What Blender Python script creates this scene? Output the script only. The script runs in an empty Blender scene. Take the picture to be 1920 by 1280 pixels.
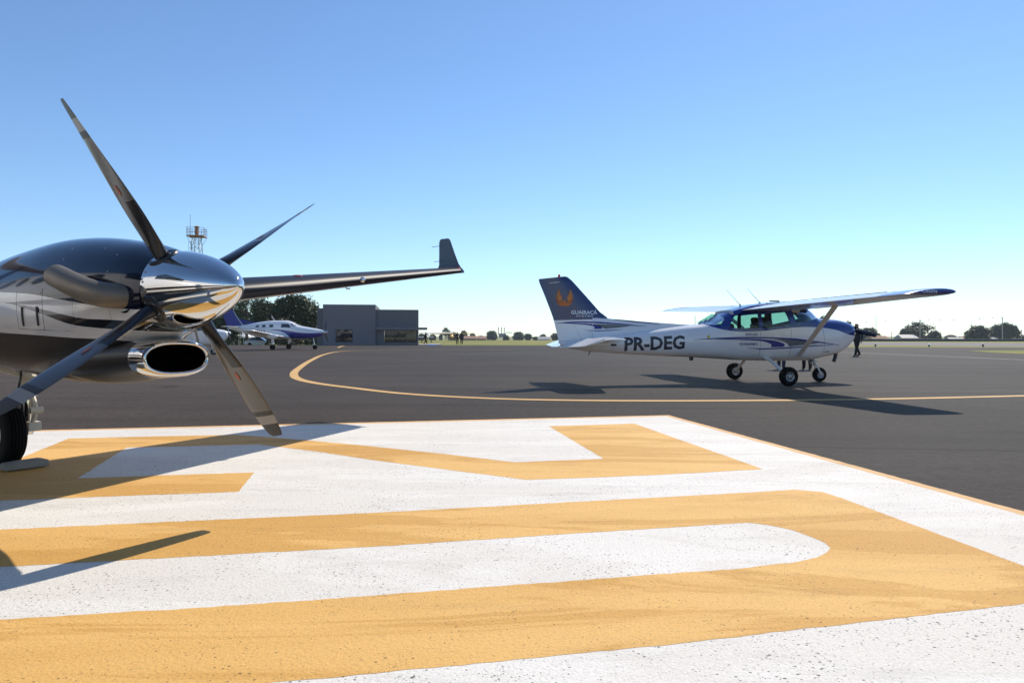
import bpy, bmesh, math, random
from mathutils import Vector, Matrix
from mathutils.bvhtree import BVHTree
R = math.radians
rnd = random.Random(7)
S = bpy.context.scene
COL = S.collection

# ------------------------------------------------------------------ camera, sky, sun, exposure
HCAM, FPX, V0 = 1.146, 1280.0, 630.0          # eye height, focal length and horizon row in 1920-wide pixels
cam = bpy.data.cameras.new('camera'); cam.lens = 24.0; cam.sensor_width = 36.0
cam.shift_y = -(640.0 - V0) / 1920.0
cam.clip_start = 0.05; cam.clip_end = 9000
camo = bpy.data.objects.new('camera', cam); COL.objects.link(camo)
camo.location = (0, 0, HCAM); camo.rotation_euler = (R(90), 0, 0)
S.camera = camo

SUN_EL, SUN_AZ = R(44.1), R(30.3)              # azimuth measured from +Y (view direction) towards +X
W = bpy.data.worlds.new('World'); S.world = W; W.use_nodes = True
wn = W.node_tree.nodes; wl = W.node_tree.links
sky = wn.new('ShaderNodeTexSky'); sky.sky_type = 'NISHITA'; sky.sun_disc = False
sky.sun_elevation = SUN_EL; sky.sun_rotation = SUN_AZ
sky.altitude = 500; sky.air_density = 1.0; sky.dust_density = 0.1; sky.ozone_density = 1.9
bg = wn['Background']; bg.inputs['Strength'].default_value = 0.130
tint = wn.new('ShaderNodeMix'); tint.data_type = 'RGBA'; tint.blend_type = 'MULTIPLY'; tint.inputs['Factor'].default_value = 1.0
tint.inputs['B'].default_value = (.815, .965, 1.11, 1)
wl.new(sky.outputs['Color'], tint.inputs['A']); wl.new(tint.outputs['Result'], bg.inputs['Color'])
sun = bpy.data.lights.new('sun', 'SUN'); sun.energy = 4.9; sun.angle = R(0.53); sun.color = (1.0, 0.915, 0.79)
suno = bpy.data.objects.new('sun', sun); COL.objects.link(suno)
sd = Vector((math.sin(SUN_AZ) * math.cos(SUN_EL), math.cos(SUN_AZ) * math.cos(SUN_EL), math.sin(SUN_EL)))
suno.rotation_euler = sd.to_track_quat('Z', 'Y').to_euler(); suno.location = sd * 60
S.view_settings.view_transform = 'Standard'; S.view_settings.look = 'None'
S.view_settings.exposure = 0.08; S.view_settings.gamma = 1.0; S.view_settings.use_curve_mapping = False
try:
    S.cycles.max_bounces = 10; S.cycles.transparent_max_bounces = 16
except Exception: pass

# ------------------------------------------------------------------ helpers
def G(u, v, z=0.0):
    """ground point seen at a pixel of the 1920x1280 photograph"""
    y = FPX * (HCAM - z) / (v - V0)
    return Vector(((u - 960) / FPX * y, y, z))
def A(u, v, y):
    """point at depth y seen at a pixel"""
    return Vector(((u - 960) / FPX * y, y, HCAM + (V0 - v) / FPX * y))
def tag(o, label=None, cat=None, group=None, kind=None):
    if label: o['label'] = label
    if cat: o['category'] = cat
    if group: o['group'] = group
    if kind: o['kind'] = kind
    return o
def empty(name, loc=(0, 0, 0), rz=0.0):
    o = bpy.data.objects.new(name, None); COL.objects.link(o)
    o.location = loc; o.rotation_euler = (0, 0, rz); o.empty_display_size = 0.3
    return o
def link_mesh(name, me, mat, parent=None, smooth=True, ang=38):
    for m in (mat if isinstance(mat, (list, tuple)) else [mat]): me.materials.append(m)
    if smooth:
        me.polygons.foreach_set('use_smooth', [True] * len(me.polygons))
        me.set_sharp_from_angle(angle=R(ang))
    me.update()
    o = bpy.data.objects.new(name, me); COL.objects.link(o)
    if parent: o.parent = parent
    return o
class MB:
    def __init__(s): s.v = []; s.f = []; s.mi = []
    def add(s, vs, fs, mi=0):
        b = len(s.v); s.v += [tuple(p) for p in vs]
        s.f += [tuple(i + b for i in f) for f in fs]; s.mi += [mi] * len(fs)
    def box(s, c, d, rz=0.0, mi=0, rx=0.0, ry=0.0):
        M = Matrix.Rotation(rz, 3, 'Z') @ Matrix.Rotation(ry, 3, 'Y') @ Matrix.Rotation(rx, 3, 'X')
        vs = [Vector(c) + M @ Vector((x * d[0] / 2, y * d[1] / 2, z * d[2] / 2)) for x in (-1, 1) for y in (-1, 1) for z in (-1, 1)]
        s.add(vs, [(0, 1, 3, 2), (4, 6, 7, 5), (0, 4, 5, 1), (2, 3, 7, 6), (0, 2, 6, 4), (1, 5, 7, 3)], mi)
    def loft(s, secs, cap0=True, cap1=True, mi=0, closed=True):
        n = len(secs[0]); vs = [p for sec in secs for p in sec]; fs = []
        for i in range(len(secs) - 1):
            for j in range(n if closed else n - 1):
                k = (j + 1) % n
                fs.append((i * n + j, i * n + k, (i + 1) * n + k, (i + 1) * n + j))
        if cap0: fs.append(tuple(reversed(range(n))))
        if cap1: fs.append(tuple((len(secs) - 1) * n + j for j in range(n)))
        s.add(vs, fs, mi)
    def tube(s, path, radii, n=10, mi=0, flat=1.0, caps=True):
        P = [Vector(p) for p in path]
        if not isinstance(radii, (list, tuple)): radii = [radii] * len(P)
        t0 = (P[1] - P[0]).normalized()
        up = Vector((0, 0, 1)) if abs(t0.z) < .9 else Vector((0, 1, 0))
        a = t0.cross(up).normalized(); secs = []
        for i, p in enumerate(P):
            t = (P[min(i + 1, len(P) - 1)] - P[max(i - 1, 0)]).normalized()
            a = (a - t * a.dot(t)).normalized(); b = t.cross(a)
            secs.append([p + radii[i] * (a * math.cos(2 * math.pi * j / n) + b * flat * math.sin(2 * math.pi * j / n)) for j in range(n)])
        s.loft(secs, caps, caps, mi)
    def lathe(s, prof, c, axis, n=24, mi=0, cap=False):
        """prof: (distance along axis, radius)"""
        c = Vector(c); ax = Vector(axis).normalized()
        up = Vector((0, 0, 1)) if abs(ax.z) < .9 else Vector((1, 0, 0))
        a = ax.cross(up).normalized(); b = ax.cross(a)
        secs = [[c + ax * d + max(r, 1e-4) * (a * math.cos(2 * math.pi * j / n) + b * math.sin(2 * math.pi * j / n)) for j in range(n)] for d, r in prof]
        s.loft(secs, cap, cap, mi)
    def prism(s, poly, y0, y1, mi=0, ax='y'):
        n = len(poly)
        f = (lambda p, y: (p[0], y, p[1])) if ax == 'y' else ((lambda p, y: (p[0], p[1], y)) if ax == 'z' else (lambda p, y: (y, p[0], p[1])))
        vs = [f(p, y0) for p in poly] + [f(p, y1) for p in poly]
        fs = [tuple(range(n)), tuple(reversed(range(n, 2 * n)))] + [(i, i + n, (i + 1) % n + n, (i + 1) % n) for i in range(n)]
        s.add(vs, fs, mi)
    def build(s, name, mat, parent=None, smooth=True, ang=38, fix=True):
        me = bpy.data.meshes.new(name); me.from_pydata(s.v, [], s.f)
        me.polygons.foreach_set('material_index', s.mi)
        if fix:
            bm = bmesh.new(); bm.from_mesh(me); bmesh.ops.recalc_face_normals(bm, faces=bm.faces); bm.to_mesh(me); bm.free()
        return link_mesh(name, me, mat, parent, smooth, ang)
def bevel(o, w=.02, seg=2):
    m = o.modifiers.new('bevel', 'BEVEL'); m.width = w; m.segments = seg; m.limit_method = 'ANGLE'; m.angle_limit = R(40)
    return o
def copy_tree(o, parent=None):
    c = o.copy(); COL.objects.link(c); c.parent = parent
    for ch in list(o.children): copy_tree(ch, c)
    return c
def lerp(x, xs, ys):
    if x <= xs[0]: return ys[0]
    for i in range(len(xs) - 1):
        if x <= xs[i + 1]:
            k = (x - xs[i]) / (xs[i + 1] - xs[i]); return ys[i] + k * (ys[i + 1] - ys[i])
    return ys[-1]
def smooth_table(tab, steps=4):
    """Catmull-Rom densify rows of numbers"""
    out = []; n = len(tab)
    for i in range(n - 1):
        p0, p1, p2, p3 = tab[max(i - 1, 0)], tab[i], tab[i + 1], tab[min(i + 2, n - 1)]
        for k in range(steps):
            t = k / steps
            out.append([.5 * (2 * b + (c - a) * t + (2 * a - 5 * b + 4 * c - d) * t * t + (3 * b - a - 3 * c + d) * t ** 3) for a, b, c, d in zip(p0, p1, p2, p3)])
    out.append(list(tab[-1])); return out
def sgn_pow(x, e): return math.copysign(abs(x) ** e, x)
def section(x, zt, zb, hw, e=2.6, n=36, y0=0.0, zc=None, el=None):
    """closed super-elliptic section of a body at station x"""
    zc = (zt + zb) / 2 if zc is None else zc; out = []
    for j in range(n):
        a = 2 * math.pi * j / n; c, si = math.cos(a), math.sin(a)
        ee = e if (si >= 0 or el is None) else el
        out.append(Vector((x, y0 + hw * sgn_pow(c, 2 / ee), zc + ((zt - zc) if si >= 0 else (zc - zb)) * sgn_pow(si, 2 / ee))))
    return out
def airfoil(n=12, t=.12):
    """unit chord loop, x from 0 (leading edge) to 1, z up"""
    xs = [(1 - math.cos(math.pi * i / n)) / 2 for i in range(n + 1)]
    yt = lambda x: 5 * t * (.2969 * math.sqrt(x) - .126 * x - .3516 * x * x + .2843 * x ** 3 - .1015 * x ** 4)
    cam_ = lambda x: .02 * (1 - (2 * x - .8) ** 2)
    return [(x, cam_(x) + yt(x)) for x in reversed(xs)] + [(x, cam_(x) - yt(x)) for x in xs[1:-1]]
def wing(mb, stations, t=.13, n=12, mi=0):
    """stations: (y, x_le, z_le, chord, thickness ratio, incidence) ; x forward"""
    secs = []
    for (y, xl, zl, c, tt, inc) in stations:
        sec = []
        for (a, b) in airfoil(n, tt):
            sec.append(Vector((xl - c * (a * math.cos(inc) - b * math.sin(inc) * 0), y, zl + c * (b - a * math.sin(inc)))))
        secs.append(sec)
    mb.loft(secs, True, True, mi)

# ------------------------------------------------------------------ materials
def mat(name, col, rough=.5, metal=0.0, spec=.5, coat=0.0, bump=None, var=None, trans=0.0, alpha=1.0, ior=1.45, coat_rough=.03):
    m = bpy.data.materials.new(name); m.use_nodes = True
    nt = m.node_tree; b = nt.nodes['Principled BSDF']
    b.inputs['Base Color'].default_value = (*col, 1); b.inputs['Roughness'].default_value = rough
    b.inputs['Metallic'].default_value = metal; b.inputs['Specular IOR Level'].default_value = spec
    b.inputs['Coat Weight'].default_value = coat; b.inputs['Coat Roughness'].default_value = coat_rough
    b.inputs['Transmission Weight'].default_value = trans; b.inputs['IOR'].default_value = ior
    if var:                                    # (scale, amount): gentle colour variation
        tc = nt.nodes.new('ShaderNodeTexCoord'); nz = nt.nodes.new('ShaderNodeTexNoise')
        nz.inputs['Scale'].default_value = var[0]; nz.inputs['Detail'].default_value = 6
        nt.links.new(tc.outputs['Object'], nz.inputs['Vector'])
        mx = nt.nodes.new('ShaderNodeMix'); mx.data_type = 'RGBA'
        mx.inputs['A'].default_value = (*[c * (1 - var[1]) for c in col], 1); mx.inputs['B'].default_value = (*[min(1, c * (1 + var[1])) for c in col], 1)
        nt.links.new(nz.outputs['Fac'], mx.inputs['Factor']); nt.links.new(mx.outputs['Result'], b.inputs['Base Color'])
    if bump:
        tc = nt.nodes.new('ShaderNodeTexCoord'); nz = nt.nodes.new('ShaderNodeTexNoise')
        nz.inputs['Scale'].default_value = bump[0]; nz.inputs['Detail'].default_value = 4
        nt.links.new(tc.outputs['Object'], nz.inputs['Vector'])
        bp = nt.nodes.new('ShaderNodeBump'); bp.inputs['Strength'].default_value = bump[1]; bp.inputs['Distance'].default_value = bump[2]
        nt.links.new(nz.outputs['Fac'], bp.inputs['Height']); nt.links.new(bp.outputs['Normal'], b.inputs['Normal'])
    return m
class NG:
    """tiny node-graph writer"""
    def __init__(s, m): s.nt = m.node_tree; s.b = s.nt.nodes['Principled BSDF']
    def n(s, t, **kw):
        o = s.nt.nodes.new(t)
        for k, v in kw.items(): setattr(o, k, v)
        return o
    def inp(s, sock, v):
        if isinstance(v, bpy.types.NodeSocket): s.nt.links.new(v, sock)
        elif isinstance(v, (tuple, list)) and len(v) == 3 and sock.type == 'RGBA': sock.default_value = (*v, 1)
        else: sock.default_value = v
    def math(s, op, a, b=0.0, c=None, clamp=False):
        o = s.n('ShaderNodeMath', operation=op); o.use_clamp = clamp
        s.inp(o.inputs[0], a); s.inp(o.inputs[1], b)
        if c is not None: s.inp(o.inputs[2], c)
        return o.outputs[0]
    def mix(s, f, a, b):
        o = s.n('ShaderNodeMix', data_type='RGBA'); s.inp(o.inputs['Factor'], f); s.inp(o.inputs['A'], a); s.inp(o.inputs['B'], b)
        return o.outputs['Result']
    def mixf(s, f, a, b):
        o = s.n('ShaderNodeMix', data_type='FLOAT'); s.inp(o.inputs['Factor'], f); s.inp(o.inputs['A'], a); s.inp(o.inputs['B'], b)
        return o.outputs['Result']
    def noise(s, vec, scale, detail=4, rough=.55, dist=0.0):
        o = s.n('ShaderNodeTexNoise'); s.inp(o.inputs['Vector'], vec); o.inputs['Scale'].default_value = scale
        o.inputs['Detail'].default_value = detail; o.inputs['Roughness'].default_value = rough; o.inputs['Distortion'].default_value = dist
        return o.outputs['Fac']
    def obj(s): return s.n('ShaderNodeTexCoord').outputs['Object']
    def scale(s, vec, sc, rz=0.0):
        o = s.n('ShaderNodeMapping'); s.inp(o.inputs['Vector'], vec); o.inputs['Scale'].default_value = sc; o.inputs['Rotation'].default_value = (0, 0, rz)
        return o.outputs['Vector']
    def ramp(s, f, lo, hi):
        o = s.n('ShaderNodeMapRange'); s.inp(o.inputs['Value'], f); o.inputs['From Min'].default_value = lo; o.inputs['From Max'].default_value = hi
        return o.outputs['Result']
    def curve(s, x, pts, lo, hi):
        """piecewise-linear y(x) through pts, values between lo and hi"""
        x0, x1 = pts[0][0], pts[-1][0]
        o = s.n('ShaderNodeFloatCurve'); s.inp(o.inputs['Value'], s.ramp(x, x0, x1))
        c = o.mapping.curves[0]
        pp = [((px - x0) / (x1 - x0), (py - lo) / (hi - lo)) for px, py in pts]
        c.points[0].location = pp[0]; c.points[1].location = pp[-1]
        for p in pp[1:-1]: c.points.new(*p)
        o.mapping.update()
        return s.math('MULTIPLY_ADD', o.outputs[0], hi - lo, lo)
    def voro(s, vec, scale):
        o = s.n('ShaderNodeTexVoronoi'); s.inp(o.inputs['Vector'], vec); o.inputs['Scale'].default_value = scale
        return o.outputs['Distance'], o.outputs['Color']
    def bump(s, h, st, dist):
        o = s.n('ShaderNodeBump'); s.inp(o.inputs['Height'], h); o.inputs['Strength'].default_value = st; o.inputs['Distance'].default_value = dist
        s.nt.links.new(o.outputs['Normal'], s.b.inputs['Normal'])

def asphalt_mat():
    m = mat('asphalt', (.06, .056, .054), .75, spec=.08); g = NG(m); P = g.obj()
    g.b.inputs['Diffuse Roughness'].default_value = 1.0
    Pr = g.scale(P, (1, 1, 1), R(8)); sp_ = g.n('ShaderNodeSeparateXYZ'); g.inp(sp_.inputs[0], Pr)
    wob = g.math('MULTIPLY', g.math('SUBTRACT', g.noise(P, .5, 3), .5), .12)
    lane = g.math('DIVIDE', g.math('ADD', sp_.outputs[1], wob), 3.7)
    wn_ = g.n('ShaderNodeTexWhiteNoise', noise_dimensions='1D'); g.inp(wn_.inputs['W'], g.math('FLOOR', lane))
    fr = g.math('FRACT', lane); seam = g.math('LESS_THAN', fr, .012)
    fine = g.noise(P, 60, 3, .75); mid = g.noise(P, 9, 7, .85); big = g.noise(P, .16, 9, .72, .4); streak = g.noise(g.scale(P, (.06, .9, 1), R(8)), 1.0, 9, .75)
    c = g.mix(g.ramp(g.math('MULTIPLY_ADD', fine, .45, g.math('MULTIPLY', mid, .55)), .34, .68), (.024, .0175, .0125), (.232, .170, .122))
    c = g.mix(g.math('MULTIPLY', g.ramp(big, .40, .68), .5), c, (.215, .157, .110))
    c = g.mix(g.math('MULTIPLY', g.ramp(streak, .47, .66), .45), c, (.064, .048, .036))
    c = g.mix(g.math('MULTIPLY', wn_.outputs['Value'], .22), c, (.056, .044, .035))
    c = g.mix(g.math('MULTIPLY', seam, .55), c, (.022, .019, .018))
    d, rc = g.voro(P, 5.0); sep = g.n('ShaderNodeSeparateColor'); g.inp(sep.inputs[0], rc)
    chip = g.math('MULTIPLY', g.math('LESS_THAN', d, .07), g.math('GREATER_THAN', sep.outputs[0], .72))
    c = g.mix(g.math('MULTIPLY', chip, .6), c, (.26, .23, .2))
    oil = g.ramp(g.noise(P, .55, 2, .4), .70, .76)
    c = g.mix(g.math('MULTIPLY', oil, .5), c, (.02, .018, .017))
    g.inp(g.b.inputs['Base Color'], c); g.bump(g.math('ADD', fine, mid), .6, .006)
    return m
def road_paint(name, base, stain, dark=(.05, .045, .04), pits=1.0, stain_amt=.5):
    m = mat(name, base, .72, spec=.2); g = NG(m); P = g.obj()
    Pw = g.scale(P, (.30, 1.35, 1), R(-11))
    blot = g.noise(Pw, 1.0, 9, .62, 1.2); blot2 = g.noise(g.scale(P, (.5, 1.6, 1), R(-11)), .55, 6, .6, .6)
    edge = g.math('SUBTRACT', 1.0, g.math('MULTIPLY', g.math('ABSOLUTE', g.math('SUBTRACT', blot, .52)), 26.0), clamp=True)
    c = g.mix(g.math('MULTIPLY', g.ramp(blot, .47, .57), stain_amt * .7), base, stain)
    c = g.mix(g.math('MULTIPLY', g.ramp(blot2, .44, .60), stain_amt * .42), c, stain)
    c = g.mix(g.math('MULTIPLY', edge, stain_amt * .5), c, stain)
    # roller passes
    sp_ = g.n('ShaderNodeSeparateXYZ'); g.inp(sp_.inputs[0], g.scale(P, (1, 1, 1), R(-11)))
    ln = g.math('DIVIDE', g.math('ADD', sp_.outputs[1], g.math('MULTIPLY', g.noise(P, 1.2, 2), .06)), .27)
    wn_ = g.n('ShaderNodeTexWhiteNoise', noise_dimensions='1D'); g.inp(wn_.inputs['W'], g.math('FLOOR', ln))
    c = g.mix(g.math('MULTIPLY', wn_.outputs['Value'], .16 * stain_amt), c, stain)
    dirt = g.noise(g.scale(P, (.5, 2.0, 1), R(12)), 2.0, 8, .7)
    c = g.mix(g.math('MULTIPLY', g.ramp(dirt, .54, .80), .24), c, dark)
    fine = g.noise(P, 75, 4, .75)
    c = g.mix(g.math('MULTIPLY', g.ramp(fine, .48, .85), .42), c, dark)
    worn = g.noise(P, 9, 8, .78)
    c = g.mix(g.math('MULTIPLY', g.ramp(worn, .625, .69), .6 * pits), c, dark)
    dens = g.noise(P, 1.7, 3, .6)
    for sc, rad in ((36, .30), (70, .33), (16, .13)):
        d, rc = g.voro(g.scale(P, (1, 1.25, 1), R(35)), sc)
        sep = g.n('ShaderNodeSeparateColor'); g.inp(sep.inputs[0], rc)
        thr = g.math('MULTIPLY', g.math('MULTIPLY', g.ramp(dens, .10, .66), rad * pits), g.ramp(sep.outputs[0], .18, 1.0))
        c = g.mix(g.math('MULTIPLY', g.math('LESS_THAN', d, thr), .8), c, dark)
    g.inp(g.b.inputs['Base Color'], c); g.bump(g.noise(P, 60, 4, .75), .55, .009)
    return m
def grass_mat(name='grass'):
    m = mat(name, (.1, .11, .03), .9, spec=.15); g = NG(m); P = g.obj()
    a = g.noise(P, .06, 5, .6); b = g.noise(P, 1.3, 4, .7); s2 = g.noise(g.scale(P, (.02, .25, 1), R(4)), 1, 4, .6)
    c = g.mix(g.ramp(a, .35, .65), (.15, .185, .035), (.30, .25, .085))
    c = g.mix(g.math('MULTIPLY', g.ramp(s2, .45, .7), .6), c, (.34, .27, .11))
    c = g.mix(g.math('MULTIPLY', b, .4), c, (.10, .135, .03))
    g.inp(g.b.inputs['Base Color'], c); g.bump(b, .8, .15)
    return m
def leaf_mat(name, c1, c2):
    m = mat(name, c1, .6, spec=.25); g = NG(m)
    oi = g.n('ShaderNodeObjectInfo'); P = g.obj()
    f = g.noise(P, 1.6, 3, .6); c = g.mix(g.ramp(f, .3, .7), c1, c2)
    g.inp(g.b.inputs['Base Color'], c)
    return m

M = {}
M['asphalt'] = asphalt_mat()
M['white_paint'] = road_paint('pad_white_paint', (.78, .75, .69), (.62, .565, .49), pits=1.0, stain_amt=.42)
M['yellow_paint'] = road_paint('pad_yellow_paint', (.77, .465, .155), (.55, .285, .06), dark=(.11, .075, .04), pits=.85, stain_amt=.85)
M['orange_paint'] = road_paint('pad_border_paint', (.74, .46, .21), (.60, .36, .17), pits=.7, stain_amt=.4)
M['line_yellow'] = road_paint('line_yellow_paint', (.68, .42, .16), (.55, .33, .12), pits=.6)
M['line_white'] = road_paint('line_white_paint', (.66, .62, .56), (.5, .47, .42), pits=.6)
M['grass'] = grass_mat()
M['runway'] = mat('runway_asphalt', (.15, .14, .135), .9, var=(.15, .2))
M['chrome'] = mat('polished_metal', (.66, .65, .635), .04, 1.0, bump=(6, .03, .004))
M['black_gloss'] = mat('black_gloss', (.006, .008, .014), .08, coat=1.0)
M['black_satin'] = mat('black_satin', (.012, .012, .013), .38, coat=.25, coat_rough=.25)
M['dark_inside'] = mat('dark_inside', (.003, .003, .003), .9, spec=.0)
M['rubber'] = mat('tyre_rubber', (.009, .009, .009), .8, spec=.15, bump=(60, .2, .003))
M['exhaust'] = mat('heat_stained_steel', (.20, .172, .135), .5, .65, var=(5, .35), bump=(30, .08, .003))
M['blade'] = mat('blade_grey', (.07, .068, .064), .34, coat=.7, coat_rough=.24, var=(14, .25))
M['blade_boot'] = mat('blade_boot', (.014, .014, .015), .25)
M['blade_light'] = mat('blade_band_light', (.27, .26, .245), .4)
M['blade_dark'] = mat('blade_band_dark', (.035, .035, .036), .4)
M['gear_cream'] = mat('gear_cream', (.62, .57, .47), .45, var=(9, .12))
M['steel'] = mat('bare_steel', (.6, .6, .62), .25, 1.0)
M['wood'] = mat('chock_wood', (.26, .24, .21), .9, bump=(30, .5, .01), var=(6, .35))
M['white_air'] = mat('aircraft_white', (.80, .80, .81), .22, coat=.6, var=(2.0, .025))
M['blue_air'] = mat('aircraft_blue', (.010, .032, .21), .2, coat=.8)
M['navy_air'] = mat('aircraft_navy', (.008, .020, .105), .22, coat=.7)
M['grey_air'] = mat('aircraft_grey', (.10, .115, .125), .3, coat=.4)
M['ink'] = mat('registration_black', (.02, .02, .03), .35); M['reg_grey'] = mat('registration_charcoal', (.040, .042, .060), .35)
M['decal_white'] = mat('decal_white', (.72, .76, .82), .35)
M['decal_blue'] = mat('decal_blue', (.02, .03, .22), .35)
M['emblem_orange'] = mat('emblem_orange', (.52, .15, .03), .4)
M['emblem_gold'] = mat('emblem_gold', (.62, .27, .05), .4)
M['emblem_red'] = mat('emblem_red', (.38, .085, .03), .4)
M['yellow_dec'] = mat('placard_yellow', (.65, .5, .06), .4)
M['red_lens'] = mat('red_lens', (.65, .03, .02), .2, coat=.5)
M['seat'] = mat('seat_fabric', (.035, .035, .038), .8)
M['interior'] = mat('cabin_lining', (.22, .22, .21), .8)
M['metal_grey'] = mat('metal_grey', (.35, .35, .35), .45, .6)
M['strut'] = mat('strut_paint', (.72, .71, .70), .3, coat=.4)
def glass_mat(name, tint, rough=.02):
    m = bpy.data.materials.new(name); m.use_nodes = True; nt = m.node_tree
    nt.nodes.remove(nt.nodes['Principled BSDF']); out = nt.nodes['Material Output']
    tr = nt.nodes.new('ShaderNodeBsdfTransparent'); tr.inputs['Color'].default_value = (*tint, 1)
    gl = nt.nodes.new('ShaderNodeBsdfGlossy'); gl.inputs['Roughness'].default_value = rough
    fr = nt.nodes.new('ShaderNodeFresnel'); fr.inputs['IOR'].default_value = 1.45
    mx = nt.nodes.new('ShaderNodeMixShader')
    nt.links.new(fr.outputs[0], mx.inputs[0]); nt.links.new(tr.outputs[0], mx.inputs[1]); nt.links.new(gl.outputs[0], mx.inputs[2])
    nt.links.new(mx.outputs[0], out.inputs['Surface'])
    return m
M['glass'] = glass_mat('cabin_glass', (.42, .66, .62))
M['pane_glass'] = mat('pane_glass', (.010, .012, .013), .03, spec=.6)
M['dark_glass'] = mat('dark_glass', (.02, .025, .03), .04, coat=1.0, spec=.8)

# ------------------------------------------------------------------ ground and pavements
def terrain(x, y):
    k = min(1, max(0, (-x - 24) / 12)); k = k * k * (3 - 2 * k)
    left = k * min(1.5, max(0, y - 88) * .024)
    yc = lerp(x, [10, 55], [192, 153])
    return -max(left, min(3.6, max(0, y - yc) * .03))
def sheet(name, pts, z, m, parent=None, rough=0.0):
    if rough:
        q = []; rr = random.Random(len(pts))
        for a, b in zip(pts, list(pts[1:]) + [pts[0]]):
            a, b = Vector((a[0], a[1], 0)), Vector((b[0], b[1], 0)); n = max(1, min(160, int((b - a).length / .05)))
            nn = Vector((-(b - a).y, (b - a).x, 0)).normalized()
            for i in range(n): q.append(a.lerp(b, i / n) + nn * (rr.gauss(0, rough) if i else 0))
        pts = q
    me = bpy.data.meshes.new(name); me.from_pydata([(p[0], p[1], z) for p in pts], [], [tuple(range(len(pts)))])
    bm = bmesh.new(); bm.from_mesh(me)
    for f in bm.faces:
        f.normal_update()
        if f.normal.z < 0: f.normal_flip()
    if len(pts) > 4: bmesh.ops.triangulate(bm, faces=bm.faces, ngon_method='EAR_CLIP')
    bm.to_mesh(me); bm.free()
    return link_mesh(name, me, m, parent, smooth=False)
gm = MB(); xs = [-4500, -1500, -600, -300, -200, -150, -120, -100, -80, -60, -50, -44, -40, -36, -33, -30, -27, -24, -10, 5, 10, 20, 30, 40, 50, 55, 60, 90, 120, 200, 300, 500, 1000, 4500]
ys = [-60, 0, 60, 84, 88, 92, 100, 108, 116, 124, 132, 140, 150, 153, 158, 165, 175, 185, 192, 200, 220, 250, 280, 320, 400, 500, 1000, 2500, 6000]
gm.add([(x, y, terrain(x, y) - .03) for y in ys for x in xs], [(j * len(xs) + i, j * len(xs) + i + 1, (j + 1) * len(xs) + i + 1, (j + 1) * len(xs) + i) for j in range(len(ys) - 1) for i in range(len(xs) - 1)])
tag(gm.build('ground', M['grass']), 'dry green and straw coloured grass airfield reaching the horizon', kind='structure')
apron = sheet('apron', [(-150, 85.7), (-24, 85.7), (4.5, 84.2), (36, 71.8), (51, 68.5), (150, 50), (150, -40), (-150, -40)], 0, M['asphalt'])
tag(apron, 'dark asphalt apron', kind='structure')
# painted pad: a white square with a yellow drawing and a thin orange border
O = G(1254, 778); L0 = G(60, 806.5); e1 = (L0 - O).normalized(); e2 = Vector((-e1.y, e1.x, 0)) if True else None
if e2.y > 0: e2 = -e2
wpad = (L0 - O).length
sq = lambda a, b: O + e1 * a + e2 * b
sheet('pad_border', [sq(0, 0), sq(wpad, 0), sq(wpad, wpad), sq(0, wpad)], .001, M['orange_paint'], apron, .003)
ib = .10
sheet('pad_white', [sq(ib, ib * 1.35), sq(wpad - ib, ib * 1.35), sq(wpad - ib, wpad - ib), sq(ib, wpad - ib)], .0018, M['white_paint'], apron, .003)
shape1 = [(129, 822), (290, 818), (447, 815), (560, 824), (700, 837), (850, 853), (966, 866.6), (1132, 860), (1029, 799), (1189, 794), (1431, 879.5), (1300, 887), (1122, 895), (987, 899.5),
          (850, 882), (700, 862.5), (590, 846), (485, 833), (238, 839), (145, 897), (310, 891), (477, 885.6), (447, 922), (200, 931), (0, 938.5), (-140, 944), (-120, 925), (0, 875), (55, 852)]
sheet('pad_marking', [G(*p) for p in shape1], .0026, M['yellow_paint'], apron, .0028)
shape2o = [(-420, 1013), (0, 993), (350, 977), (700, 961.5), (1050, 942.5), (1400, 923.5), (1490, 918), (1541, 922), (1579, 934), (1920, 1061), (2120, 1118), (1920, 1132), (1220, 1212), (700, 1263), (350, 1297), (-500, 1370)]
shape2i = [(-460, 1195), (0, 1162), (350, 1141), (700, 1117), (1220, 1077.5), (1389, 1066), (1498, 1053), (1532, 1045), (1551, 1035), (1557, 1027), (1547, 1018), (1524, 1008), (1490, 995), (1444, 985), (1401, 980), (1050, 1002), (700, 1025), (350, 1044), (0, 1063), (-440, 1086)]
sheet('pad_marking', [G(*p) for p in shape2o[:11]] + [G(*p) for p in shape2o[11:]] + [G(*p) for p in shape2i], .0026, M['yellow_paint'], apron, .0028)
def stroke(name, px, w, m, z=.004, world=False):
    P = [Vector(p) if world else G(*p) for p in px]
    P = [Vector(q) for q in smooth_table([list(p) for p in P], 8)]
    L, Rr = [], []
    for i, p in enumerate(P):
        t = (P[min(i + 1, len(P) - 1)] - P[max(i - 1, 0)]); t.z = 0; t.normalize(); n = Vector((-t.y, t.x, 0))
        L.append(p + n * w / 2); Rr.append(p - n * w / 2)
    k = len(P)
    me = bpy.data.meshes.new(name); me.from_pydata([(q.x, q.y, z) for q in L + Rr], [], [(i, k + i, k + i + 1, i + 1) for i in range(k - 1)])
    bm = bmesh.new(); bm.from_mesh(me)
    for f in bm.faces:
        f.normal_update()
        if f.normal.z < 0: f.normal_flip()
    bm.to_mesh(me); bm.free()
    return link_mesh(name, me, m, apron, smooth=False)
stroke('taxi_line', [(960, 655.3), (800, 655.6), (695, 656.4), (640, 658.5), (608, 664.5), (582, 676), (558, 692), (551, 702), (560, 710.5), (595, 718.5), (660, 727), (760, 738), (900, 746), (1050, 750), (1250, 751.3), (1500, 750), (1700, 747), (1920, 742), (2300, 733)], .24, M['line_yellow'])
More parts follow.
